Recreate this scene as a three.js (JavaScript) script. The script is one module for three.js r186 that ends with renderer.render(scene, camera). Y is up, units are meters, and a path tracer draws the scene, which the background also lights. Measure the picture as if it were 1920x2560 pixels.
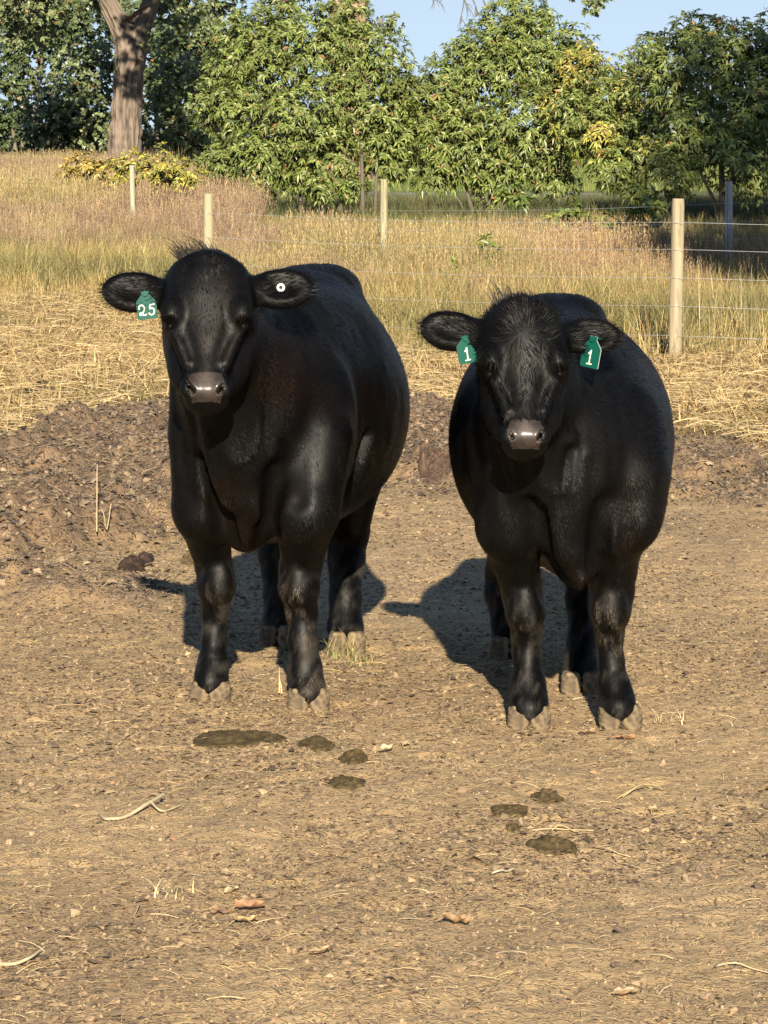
import * as THREE from 'three';
import { mergeGeometries } from 'three/addons/utils/BufferGeometryUtils.js';

// ---------------------------------------------------------------- camera, sky, sun, exposure
const scene = new THREE.Scene();
const EYE = 1.7, PITCH = THREE.MathUtils.degToRad(6.35), FPX = 8533;     // long lens: 8533 px focal length on a 1920 x 2560 frame
const camera = new THREE.PerspectiveCamera(17.06, 0.75, 0.1, 2500);
camera.position.set(0, EYE, 0);
camera.rotation.set(-PITCH, 0, 0);
const renderer = new THREE.WebGLRenderer({ antialias: true });
renderer.toneMapping = THREE.LinearToneMapping;
renderer.toneMappingExposure = 2.45;
renderer.shadowMap.enabled = true;

const SUN_EL = THREE.MathUtils.degToRad(23), SUN_AZ = THREE.MathUtils.degToRad(2.2);
const sun = new THREE.DirectionalLight(new THREE.Color().setRGB(1, 0.885, 0.71), 5);
sun.position.set(Math.sin(SUN_AZ) * Math.cos(SUN_EL) * 80, Math.sin(SUN_EL) * 80, -30 + Math.cos(SUN_AZ) * Math.cos(SUN_EL) * 80);
sun.target.position.set(0, 0, -30);
sun.castShadow = true;
sun.shadow.mapSize.set(4096, 4096);
Object.assign(sun.shadow.camera, { left: -20, right: 20, top: 20, bottom: -20, near: 1, far: 250 });
scene.add(sun, sun.target);

{ // clear late-day sky: pale near the horizon, deeper blue overhead
  const w = 256, h = 256, data = new Float32Array(w * h * 4);
  const lo = [0.275, 0.35, 0.425], hi = [0.03, 0.062, 0.14];
  for (let j = 0; j < h; j++) {
    const el = Math.max(0, ((j + 0.5) / h - 0.5) * 180), t = Math.exp(-el / 17);
    for (let i = 0; i < w; i++) {
      const o = (j * w + i) * 4;
      for (let c = 0; c < 3; c++) data[o + c] = hi[c] + (lo[c] - hi[c]) * t;
      data[o + 3] = 1;
    }
  }
  const sky = new THREE.DataTexture(data, w, h, THREE.RGBAFormat, THREE.FloatType);
  sky.mapping = THREE.EquirectangularReflectionMapping;
  sky.magFilter = THREE.LinearFilter;
  sky.needsUpdate = true;
  scene.background = sky;
  scene.environment = sky;
}

// ---------------------------------------------------------------- helpers
function rng(seed) { let s = seed | 0; return () => { s = (s + 0x6d2b79f5) | 0; let t = Math.imul(s ^ (s >>> 15), 1 | s); t = (t + Math.imul(t ^ (t >>> 7), 61 | t)) ^ t; return ((t ^ (t >>> 14)) >>> 0) / 4294967296; }; }
const lerp = (a, b, t) => a + (b - a) * t, clamp = (x, a = 0, b = 1) => Math.min(b, Math.max(a, x));
const smooth = (a, b, x) => { const t = clamp((x - a) / (b - a)); return t * t * (3 - 2 * t); };
function hash2(x, y, s) { let h = Math.imul(x, 374761393) ^ Math.imul(y, 668265263) ^ Math.imul(s, 2147483647 ^ 1013904223); h = Math.imul(h ^ (h >>> 13), 1274126177); h = Math.imul(h ^ (h >>> 16), 2246822519); return ((h ^ (h >>> 15)) >>> 0) / 4294967296; }
function noise2(x, y, s = 1) { const xi = Math.floor(x), yi = Math.floor(y), fx = x - xi, fy = y - yi, u = fx * fx * (3 - 2 * fx), v = fy * fy * (3 - 2 * fy); return lerp(lerp(hash2(xi, yi, s), hash2(xi + 1, yi, s), u), lerp(hash2(xi, yi + 1, s), hash2(xi + 1, yi + 1, s), u), v) * 2 - 1; }
function fbm2(x, y, o = 4, s = 1) { let a = 0, g = 1, n = 0; for (let i = 0; i < o; i++) { a += noise2(x, y, s + i) * g; n += g; g *= 0.5; x = x * 2.03 + 17.1; y = y * 2.03 - 9.7; } return a / n; }
function noise3(x, y, z, s = 1) { const zi = Math.floor(z), f = z - zi, w = f * f * (3 - 2 * f); return lerp(noise2(x + zi * 37.3, y - zi * 11.9, s), noise2(x + (zi + 1) * 37.3, y - (zi + 1) * 11.9, s), w); }
const V = (x, y, z) => new THREE.Vector3(x, y, z);
// a measured point: photo pixel (1920 x 2560) at distance d from the camera
function at(px, py, d) { const a = (px - 960) / FPX, b = (1280 - py) / FPX, c = Math.cos(PITCH), s = Math.sin(PITCH); const y = b * c - s, z = -(c + b * s), k = d / -z; return V(a * k, EYE + y * k, -d); }
const taken = new Map();
function numbered(name) { const n = taken.get(name) ?? 0; taken.set(name, n + 1); return n ? `${name}_${String(n).padStart(3, '0')}` : name; }
function tag(o, label, category, group, kind) { if (label) o.userData.label = label; if (category) o.userData.category = category; if (group) o.userData.group = group; if (kind) o.userData.kind = kind; return o; }
function mesh(name, geometry, material, parent) { const m = new THREE.Mesh(geometry, material); m.name = parent ? name : numbered(name); m.castShadow = m.receiveShadow = true; (parent ?? scene).add(m); return m; }
function thing(name, label, category, group) { const g = new THREE.Group(); g.name = numbered(name); scene.add(g); return tag(g, label, category, group); }
function mat(rgb, roughness = 0.9, extra = {}) { const m = new THREE.MeshStandardMaterial({ roughness, ...extra }); m.color.setRGB(...rgb); m.side = THREE.DoubleSide; return m; }
// collects triangles with vertex colours
class Soup {
  constructor() { this.p = []; this.c = []; this.n = null; this.i = []; }
  get count() { return this.p.length / 3; }
  vert(x, y, z, c) { this.p.push(x, y, z); this.c.push(c[0], c[1], c[2]); return this.p.length / 3 - 1; }
  tri(a, b, c) { this.i.push(a, b, c); }
  quad(a, b, c, d) { this.i.push(a, b, c, a, c, d); }
  geometry() { const g = new THREE.BufferGeometry(); g.setAttribute('position', new THREE.Float32BufferAttribute(this.p, 3)); g.setAttribute('color', new THREE.Float32BufferAttribute(this.c, 3)); g.setIndex(this.i); g.computeVertexNormals(); return g; }
}
// tapered tube through points [Vector3, radius], coloured by fn(u, angle, point)
function limb(soup, pts, sides, colour, rough = 0, seed = 1) {
  const curve = new THREE.CatmullRomCurve3(pts.map((p) => p[0])), n = Math.max(2, (pts.length - 1) * 4), rings = [];
  let side = V(1, 0, 0.001);
  for (let k = 0; k <= n; k++) {
    const u = k / n, f = u * (pts.length - 1), a = Math.min(pts.length - 2, Math.floor(f)), r = lerp(pts[a][1], pts[a + 1][1], f - a);
    const p = curve.getPoint(u), t = curve.getTangent(u), b = V(0, 0, 0).crossVectors(t, side).normalize(); side = V(0, 0, 0).crossVectors(b, t).normalize();
    const ring = [];
    for (let q = 0; q < sides; q++) {
      const w = q / sides * Math.PI * 2, rr = r * (1 + rough * noise3(Math.cos(w) * 2.2, Math.sin(w) * 2.2, u * n * 0.35, seed));
      const x = p.x + (side.x * Math.cos(w) + b.x * Math.sin(w)) * rr, y = p.y + (side.y * Math.cos(w) + b.y * Math.sin(w)) * rr, z = p.z + (side.z * Math.cos(w) + b.z * Math.sin(w)) * rr;
      ring.push(soup.vert(x, y, z, colour(u, w, p)));
    }
    rings.push(ring);
  }
  for (let k = 0; k < n; k++) for (let q = 0; q < sides; q++) { const r = (q + 1) % sides; soup.quad(rings[k][q], rings[k][r], rings[k + 1][r], rings[k + 1][q]); }
  const tip = pts[pts.length - 1][0], e = soup.vert(tip.x, tip.y, tip.z, colour(1, 0, tip)); for (let q = 0; q < sides; q++) soup.tri(rings[n][q], rings[n][(q + 1) % sides], e);
}
// ---------------------------------------------------------------- ground: trampled yard, old bedding, straw stubble, rough pasture
function backEdge(x) { const k = [[-9, 16.5], [-1.95, 17.4], [-1.6, 20.8], [0, 21.6], [0.5, 20.8], [1.6, 18.3], [2.2, 17.6], [9, 17]]; let i = 0; while (i < k.length - 2 && k[i + 1][0] < x) i++; return lerp(k[i][1], k[i + 1][1], clamp((x - k[i][0]) / (k[i + 1][0] - k[i][0]))); }
function frontEdge(x) { return x < -0.9 ? 13.6 : x < 0.4 ? lerp(13.6, 16.6, smooth(-0.9, -0.3, x)) : lerp(16.6, 14.8, smooth(0.6, 1.7, x)); }
function bedding(x, d) { const n = fbm2(x * 1.1 + 3, d * 0.8, 4, 31) * 1.3; return smooth(-0.7, 0.9, d - frontEdge(x) + n * 1.9) * smooth(-0.6, 0.6, backEdge(x) - d + n * 1.0) * smooth(-0.75, -0.1, fbm2(x * 0.9 + 50, d * 0.45, 3, 33) + 0.35); }
const prints = (() => { const r = rng(909), cells = new Map(); for (let i = 0; i < 170; i++) { const d = 6 * Math.pow(15.5 / 6, r()), x = (r() - 0.5) * (0.27 * d + 1), a = r() * 6.283, o = [x, d, a, 0.7 + 0.5 * r()]; for (let p = -1; p <= 1; p++) for (let q = -1; q <= 1; q++) { const k = (Math.floor(x * 4) + p) * 1000 + Math.floor(d * 4) + q; if (!cells.has(k)) cells.set(k, []); cells.get(k).push(o); } } return cells; })();
function hoofprint(x, d) { const l = prints.get(Math.floor(x * 4) * 1000 + Math.floor(d * 4)); if (!l) return 0; let v = 0; for (const [px, pd, a, s] of l) { const u = ((x - px) * Math.cos(a) + (d - pd) * Math.sin(a)) / (0.075 * s), w = (-(x - px) * Math.sin(a) + (d - pd) * Math.cos(a)) / (0.055 * s), e = Math.sqrt(u * u + w * w); if (e < 1.6) v = Math.max(v, s * (smooth(1, 0.65, e) * (1 - 0.6 * Math.exp(-w * w * 60)) - 0.35 * Math.exp(-((e - 1.2) * (e - 1.2)) * 22))); } return v; }
function ground(x, z) {
  const d = -z, b = d > 11 && d < 24 ? bedding(x, d) : 0;
  let y = 0.012 * fbm2(x * 1.3, d * 0.9, 3, 3);
  if (d < 16) y -= 0.009 * hoofprint(x, d);
  if (d < 40) y += 0.012 * fbm2(x * 7, d * 4.5, 3, 7) + (d < 27 ? 0.006 * fbm2(x * 26, d * 20, 2, 12) : 0);
  if (b > 0) y += b * b * b * (0.13 * smooth(0, 2, backEdge(x) - d) * (x < 0.2 ? 1 : 0.6) + 0.17 * Math.abs(fbm2(x * 4, d * 2.4, 4, 21)) + 0.05 * fbm2(x * 17, d * 10, 3, 22));
  y += 0.32 * smooth(50, 98, d) * smooth(0.5, -7, x) + 0.05 * smooth(25, 45, d) * fbm2(x * 0.4, d * 0.3, 3, 41);
  return y;
}
const soilTex = (() => {   // crumbs and short fibres of trodden dung and hay, seen as colour and fine relief
  const n = 1024, cv = document.createElement('canvas'), bm = document.createElement('canvas'), r = rng(5);
  cv.width = cv.height = bm.width = bm.height = n;
  const a = cv.getContext('2d'), b = bm.getContext('2d'); a.fillStyle = 'rgb(196,190,180)'; a.fillRect(0, 0, n, n); b.fillStyle = 'rgb(110,110,110)'; b.fillRect(0, 0, n, n);
  for (let i = 0; i < 5200; i++) { const x = r() * n, y = r() * n, s = 3 + r() * 15, v = 150 + r() * 90, w = 60 + r() * 110; for (const ox of [-n, 0, n]) for (const oy of [-n, 0, n]) { if (x + ox < -20 || x + ox > n + 20 || y + oy < -20 || y + oy > n + 20) continue; a.fillStyle = `rgba(${v},${v * 0.97},${v * 0.93},0.35)`; b.fillStyle = `rgba(${w},${w},${w},0.35)`; for (const q of [a, b]) { q.beginPath(); q.ellipse(x + ox, y + oy, s, s * (0.4 + 0.5 * hash2(i, 3, 1)), i, 0, 7); q.fill(); } } }
  a.lineCap = b.lineCap = 'round';
  for (let i = 0; i < 30000; i++) {
    const x = r() * n, y = r() * n, l = 4 + r() * r() * 26, t = r() * 6.3, k = t + (r() - 0.5), w = 0.7 + r() * 1.6, v = r() < 0.3 ? 70 + r() * 60 : 150 + r() * 105, hgt = r() < 0.35 ? 40 + r() * 40 : 130 + r() * 110;
    for (const ox of [-n, 0, n]) for (const oy of [-n, 0, n]) { if (x + ox < -40 || x + ox > n + 40 || y + oy < -40 || y + oy > n + 40) continue;
      for (const [q, st] of [[a, `rgba(${v},${v * 0.95},${v * 0.86},0.75)`], [b, `rgba(${hgt},${hgt},${hgt},0.8)`]]) { q.strokeStyle = st; q.lineWidth = w; q.beginPath(); q.moveTo(x + ox, y + oy); q.quadraticCurveTo(x + ox + Math.cos(t) * l * 0.5, y + oy + Math.sin(t) * l * 0.5, x + ox + Math.cos(t) * l * 0.5 + Math.cos(k) * l * 0.5, y + oy + Math.sin(t) * l * 0.5 + Math.sin(k) * l * 0.5); q.stroke(); } }
  }
  const T = (c, srgb) => { const t = new THREE.CanvasTexture(c); t.wrapS = t.wrapT = THREE.RepeatWrapping; if (srgb) t.colorSpace = THREE.SRGBColorSpace; return t; };
  return [T(cv, true), T(bm, false)];
})();
{
  const xs = [], ds = [];
  for (let x = -2.9; x <= 2.9; x += 0.021) xs.push(x);
  for (let x = 2.95, s = 0.06; x < 400; x += s, s *= 1.13) { xs.push(x); xs.unshift(-x); }
  for (let d = -60, s = 8; d < 6; d += s, s = Math.max(0.04, Math.min(8, (6.2 - d) * 0.25))) ds.push(d);
  for (let d = 6, s = 0.022; d < 900; d += s) { ds.push(d); s = d < 12 ? 0.022 : d < 24 ? 0.022 + (d - 12) * 0.0026 : s * 1.035; }
  const nx = xs.length, nd = ds.length, p = new Float32Array(nx * nd * 3), uv = new Float32Array(nx * nd * 2), col = new Float32Array(nx * nd * 3), I = [];
  for (let j = 0, k = 0; j < nd; j++) for (let i = 0; i < nx; i++, k++) {
    const x = xs[i], d = ds[j], w = smooth(0, 1, 1);
    p[k * 3] = x; p[k * 3 + 1] = ground(x, -d) - (d > 300 ? 0 : 0); p[k * 3 + 2] = -d;
    uv[k * 2] = (x + 0.15 * fbm2(x * 0.7, d * 0.7, 2, 51)) / 1.5; uv[k * 2 + 1] = (d + 0.15 * fbm2(x * 0.7 + 9, d * 0.7, 2, 52)) / 1.5;
    const b = d > 11 && d < 24 ? bedding(x, d) : 0, n = fbm2(x * 0.9, d * 0.6, 4, 61), m = fbm2(x * 5, d * 3.4, 3, 62);
    const straw = smooth(18, 23, d + n * 3) * (1 - b), past = smooth(33, 42, d + n * 6);
    let r = 0.31 + 0.05 * n + 0.06 * m, g = 0.229 + 0.036 * n + 0.044 * m, bl = 0.129 + 0.022 * n + 0.025 * m;
    const mix = (t, c) => { r = lerp(r, c[0], t); g = lerp(g, c[1], t); bl = lerp(bl, c[2], t); };
    mix(smooth(0.05, 0.45, fbm2(x * 1.7 + 40, d * 1.1, 4, 63)) * 0.55, [0.215, 0.152, 0.09]);
    mix(smooth(0.12, 0.4, fbm2(x * 1.2 + 90, d * 0.8, 4, 64)) * 0.5, [0.335, 0.25, 0.153]);
    mix(straw, [0.4 + 0.12 * m, 0.29 + 0.085 * m, 0.135 + 0.04 * m]);
    mix(b * 0.9, [0.135 + 0.05 * m + 0.03 * n, 0.092 + 0.034 * m + 0.02 * n, 0.063 + 0.022 * m + 0.01 * n]);
    mix(past, [0.16 + 0.04 * m, 0.14 + 0.03 * m, 0.06]);
    if (d > 70) mix(smooth(70, 84, d), [0.09, 0.13, 0.035]);
    col[k * 3] = r * 1.85; col[k * 3 + 1] = g * 1.87; col[k * 3 + 2] = bl * 1.85;
  }
  for (let j = 0; j + 1 < nd; j++) for (let i = 0; i + 1 < nx; i++) { const a = j * nx + i; I.push(a, a + 1, a + nx + 1, a, a + nx + 1, a + nx); }
  const g = new THREE.BufferGeometry(); g.setAttribute('position', new THREE.BufferAttribute(p, 3)); g.setAttribute('uv', new THREE.BufferAttribute(uv, 2)); g.setAttribute('color', new THREE.BufferAttribute(col, 3)); g.setIndex(I); g.computeVertexNormals();
  const m = new THREE.MeshStandardMaterial({ vertexColors: true, map: soilTex[0], bumpMap: soilTex[1], bumpScale: 0.007, roughness: 0.95, side: THREE.DoubleSide });
  tag(mesh('ground', g, m), 'trampled tan yard soil running back into straw stubble and pasture', null, null, 'structure');
}
// scattered litter (countless): flakes, hay bits, crumbs
function scatter(name, label, geo, material, count, seed, place) {
  const im = new THREE.InstancedMesh(geo, material, count), r = rng(seed), M = new THREE.Matrix4(), q = new THREE.Quaternion(), e = new THREE.Euler(), c = new THREE.Color(); let k = 0, tries = 0;
  while (k < count && tries++ < count * 6) { const o = place(r); if (!o) continue; e.set(o.rx ?? 0, o.ry ?? r() * 6.283, o.rz ?? 0, 'YXZ'); q.setFromEuler(e); M.compose(V(o.x, o.y ?? ground(o.x, o.z), o.z), q, V(o.sx ?? o.s, o.sy ?? o.s, o.sz ?? o.s)); im.setMatrixAt(k, M); im.setColorAt(k, c.setRGB(...o.c)); k++; }
  im.count = k; im.name = numbered(name); im.castShadow = im.receiveShadow = true; scene.add(im); return tag(im, label, null, null, 'stuff');
}
const flakeGeo = (() => { const s = new Soup(), w = [1, 1, 1]; const a = s.vert(-0.5, 0.05, -0.1, w), b = s.vert(-0.1, 0.22, 0.28, w), c = s.vert(0.5, 0.02, 0.08, w), d = s.vert(0.1, 0.1, -0.33, w), m = s.vert(0.02, 0.24, 0, w); s.tri(a, b, m); s.tri(b, c, m); s.tri(c, d, m); s.tri(d, a, m); return s.geometry(); })();
const crumbGeo = (() => { const g = new THREE.IcosahedronGeometry(0.5, 1), p = g.attributes.position; for (let i = 0; i < p.count; i++) { const k = 0.75 + 0.45 * noise3(p.getX(i) * 3 + 5, p.getY(i) * 3, p.getZ(i) * 3, 77); p.setXYZ(i, p.getX(i) * k, p.getY(i) * k * 0.7, p.getZ(i) * k); } g.computeVertexNormals(); return g; })();
const stalkGeo = (() => { const s = new Soup(), w = [1, 1, 1], n = 4; let prev; for (let i = 0; i <= n; i++) { const t = i / n, x = t - 0.5, y = 0.05 * Math.sin(t * 3.1), z = 0.05 * Math.sin(t * 2.6 + 0.4), h = 0.5 * (1 - 0.5 * t); const a = s.vert(x, y, z - 0.03 * h, w), b = s.vert(x, y + 0.022 * h, z, w), c = s.vert(x, y, z + 0.03 * h, w); if (prev) { s.quad(prev[0], a, b, prev[1]); s.quad(prev[1], b, c, prev[2]); } prev = [a, b, c]; } return s.geometry(); })();
const litterMat = mat([1, 1, 1], 0.85);
const pick = (r, list) => { const c = list[Math.floor(r() * list.length)], k = 0.7 + 0.6 * r(); return c.map((v) => v * k); };
const TAN = [[0.26, 0.18, 0.095], [0.22, 0.15, 0.08], [0.3, 0.215, 0.12], [0.17, 0.115, 0.065], [0.1, 0.068, 0.042], [0.2, 0.137, 0.08]], STRAW = [[0.52, 0.39, 0.19], [0.44, 0.31, 0.14], [0.6, 0.48, 0.28], [0.36, 0.25, 0.12]], DARK = [[0.1, 0.074, 0.05], [0.074, 0.054, 0.038], [0.14, 0.104, 0.068], [0.18, 0.134, 0.085], [0.046, 0.034, 0.026], [0.23, 0.17, 0.105]];
const nearD = (r, a, b) => a * Math.pow(b / a, r());
scatter('soil_flakes', 'trodden flakes of dung and soil over the yard', flakeGeo, litterMat, 110000, 71, (r) => { const d = nearD(r, 6, 19), x = (r() - 0.5) * (0.27 * d + 0.8), z = -d, patch = fbm2(x * 1.4, d, 3, 81); if (r() > 0.5 + patch * 1.8) return null; const s = 0.006 + 0.022 * r() * r() + (r() < 0.02 ? 0.02 : 0); return { x, z, s, sy: s * (0.4 + 1.1 * r()), rx: (r() - 0.5) * 0.7, rz: (r() - 0.5) * 0.7, c: pick(r, bedding(x, d) > 0.5 ? DARK : TAN) }; });
scatter('soil_crumbs', 'loose clods of dark old bedding', crumbGeo, litterMat, 7000, 72, (r) => { const d = lerp(12.5, 22.5, r()), x = (r() - 0.5) * (0.27 * d + 1), z = -d; if (r() > bedding(x, d) * 1.1) return null; const s = 0.01 + 0.04 * Math.pow(r(), 3); return { x, z, s, y: ground(x, z) + s * 0.1, rx: r() * 3, c: pick(r, DARK) }; });
scatter('yard_crumbs', 'small crumbs of dry soil over the yard', crumbGeo, litterMat, 26000, 75, (r) => { const d = nearD(r, 6, 15), x = (r() - 0.5) * (0.27 * d + 0.8), z = -d; const s = 0.004 + 0.013 * r() * r(); return { x, z, s, rx: r() * 3, c: pick(r, TAN) }; });
scatter('hay_bits', 'short bits of hay lying on the yard', stalkGeo, litterMat, 26000, 73, (r) => { const d = nearD(r, 6, 22), x = (r() - 0.5) * (0.27 * d + 0.8), z = -d; const s = 0.02 + 0.05 * r() * r() + (r() < 0.012 ? 0.05 : 0); return { x, z, y: ground(x, z) + 0.004, s, sy: s * 1.3, sz: s * (0.5 + r()), rx: (r() - 0.5) * 0.4, rz: (r() - 0.5) * 0.3, c: pick(r, r() < 0.55 ? TAN : STRAW) }; });
scatter('bedding_flakes', 'matted clumps and fibres of dark old bedding', flakeGeo, litterMat, 60000, 76, (r) => { const d = lerp(12.3, 22.5, r()), x = (r() - 0.5) * (0.27 * d + 1), z = -d; if (r() > bedding(x, d) * 1.1) return null; const s = 0.008 + 0.045 * Math.pow(r(), 3); return { x, z, s, y: ground(x, z) + 0.003, sy: s * (0.5 + 1.2 * r()), sz: s * (0.3 + 0.8 * r()), rx: (r() - 0.5) * 1.6, rz: (r() - 0.5) * 1.6, c: pick(r, DARK) }; });
scatter('bedding_fibres', 'brown hay fibres sticking out of the old bedding', stalkGeo, litterMat, 20000, 77, (r) => { const d = lerp(12.3, 22.5, r()), x = (r() - 0.5) * (0.27 * d + 1), z = -d; if (r() > bedding(x, d) * 1.1) return null; const s = 0.04 + 0.07 * r(); return { x, z, s, y: ground(x, z) + 0.012, sy: s * 1.5, sz: s * (0.6 + 0.8 * r()), rx: (r() - 0.5) * 1.2, rz: (r() - 0.5) * 1.0, c: pick(r, r() < 0.7 ? DARK : TAN) }; });
scatter('leaf_scraps', 'torn scraps of dry leaf trodden over the yard', flakeGeo, litterMat, 2200, 78, (r) => { const d = nearD(r, 6, 18), x = (r() - 0.5) * (0.27 * d + 0.8), z = -d; const s = 0.01 + 0.022 * r() * r(); return { x, z, s, y: ground(x, z) + 0.002, sy: s * (0.6 + 1.2 * r()), sz: s * (0.6 + 0.8 * r()), rx: (r() - 0.5) * 1.1, rz: (r() - 0.5) * 0.9, c: pick(r, [[0.27, 0.18, 0.1], [0.3, 0.21, 0.12], [0.2, 0.13, 0.08], [0.14, 0.095, 0.065], [0.34, 0.2, 0.11]]) }; });
scatter('yard_clods', 'small dark clods lying about the yard', crumbGeo, litterMat, 1500, 79, (r) => { const d = nearD(r, 6, 16), x = (r() - 0.5) * (0.27 * d + 0.8), z = -d; const s = 0.012 + 0.03 * r() * r(); return { x, z, s, y: ground(x, z) + s * 0.1, rx: r() * 3, c: pick(r, [[0.12, 0.085, 0.055], [0.17, 0.12, 0.075], [0.22, 0.155, 0.09]]) }; });
// ---------------------------------------------------------------- distance fields and their surface
const smin = (a, b, k) => { const h = Math.max(k - Math.abs(a - b), 0) / k; return Math.min(a, b) - h * h * k * 0.25; };
const smax = (a, b, k) => -smin(-a, -b, k);
function roundCone(a, b, ra, rb) {       // tapered capsule
  const bx = b.x - a.x, by = b.y - a.y, bz = b.z - a.z, l2 = bx * bx + by * by + bz * bz;
  return (x, y, z) => { const px = x - a.x, py = y - a.y, pz = z - a.z, t = Math.min(1, Math.max(0, (px * bx + py * by + pz * bz) / l2)), qx = px - bx * t, qy = py - by * t, qz = pz - bz * t; return Math.sqrt(qx * qx + qy * qy + qz * qz) - (ra + (rb - ra) * t); };
}
function ellipsoid(c, r, ax, ay, az) {   // radii r along the axes ax, ay, az
  ax = ax ?? V(1, 0, 0); ay = ay ?? V(0, 1, 0); az = az ?? V(0, 0, 1);
  return (x, y, z) => {
    const px = x - c.x, py = y - c.y, pz = z - c.z, u = (px * ax.x + py * ax.y + pz * ax.z) / r[0], v = (px * ay.x + py * ay.y + pz * ay.z) / r[1], w = (px * az.x + py * az.y + pz * az.z) / r[2];
    const k0 = Math.sqrt(u * u + v * v + w * w), k1 = Math.sqrt(u * u / (r[0] * r[0]) + v * v / (r[1] * r[1]) + w * w / (r[2] * r[2]));
    return k1 < 1e-9 ? -Math.min(...r) : k0 * (k0 - 1) / k1;
  };
}
// body of elliptic sections: rows [t, half width, front, back, centre shift], read along axis az; ax across, ay up/front
function sections(o, ax, ay, az, rows, e = 2) {
  const n = 160, t0 = rows[0][0], t1 = rows[rows.length - 1][0], tab = [1, 2, 3, 4].map(() => new Float32Array(n + 2));
  for (let i = 0; i <= n + 1; i++) {
    const t = Math.min(t1, t0 + (t1 - t0) * i / n); let k = 0; while (k < rows.length - 2 && rows[k + 1][0] < t) k++;
    const a = rows[Math.max(0, k - 1)], b = rows[k], c = rows[k + 1], d = rows[Math.min(rows.length - 1, k + 2)], f = (t - b[0]) / (c[0] - b[0]), h = c[0] - b[0];
    for (let q = 0; q < 4; q++) {
      const g = (r) => r[q + 1] ?? 0, m0 = c === a ? 0 : (g(c) - g(a)) / Math.max(1e-6, c[0] - a[0]) * h, m1 = (g(d) - g(b)) / Math.max(1e-6, d[0] - b[0]) * h, f2 = f * f, f3 = f2 * f;
      tab[q][i] = (2 * f3 - 3 * f2 + 1) * g(b) + (f3 - 2 * f2 + f) * m0 + (-2 * f3 + 3 * f2) * g(c) + (f3 - f2) * m1;
    }
  }
  const look = (T, s) => { const i = Math.floor(s), f = s - i; return T[i] + (T[i + 1] - T[i]) * f; };
  return (x, y, z) => {
    const px = x - o.x, py = y - o.y, pz = z - o.z, u = px * ax.x + py * ax.y + pz * ax.z, v = px * ay.x + py * ay.y + pz * ay.z, t = px * az.x + py * az.y + pz * az.z;
    const tc = Math.min(t1, Math.max(t0, t)), s = (tc - t0) / (t1 - t0) * n, w = Math.max(0.004, look(tab[0], s)), f = look(tab[1], s), b = look(tab[2], s), sh = look(tab[3], s);
    const m = (f + b) / 2, hh = Math.max(0.004, (f - b) / 2), du = Math.abs(u - sh) / w, dv = Math.abs(v - m) / hh;
    const r = e === 2 ? Math.sqrt(du * du + dv * dv) : Math.pow(Math.pow(du, e) + Math.pow(dv, e), 1 / e);
    const g = Math.sqrt(du * du / (w * w) + dv * dv / (hh * hh)) / Math.max(r, 1e-4);
    const d = r < 0.25 ? (r - 1) * Math.min(w, hh) : (r - 1) / Math.max(g, 1e-4), dz = t - tc;
    return dz === 0 ? d * 0.92 : Math.sqrt(Math.max(d, 0) ** 2 + dz * dz) + Math.min(d, 0) * 0.02;
  };
}
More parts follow.
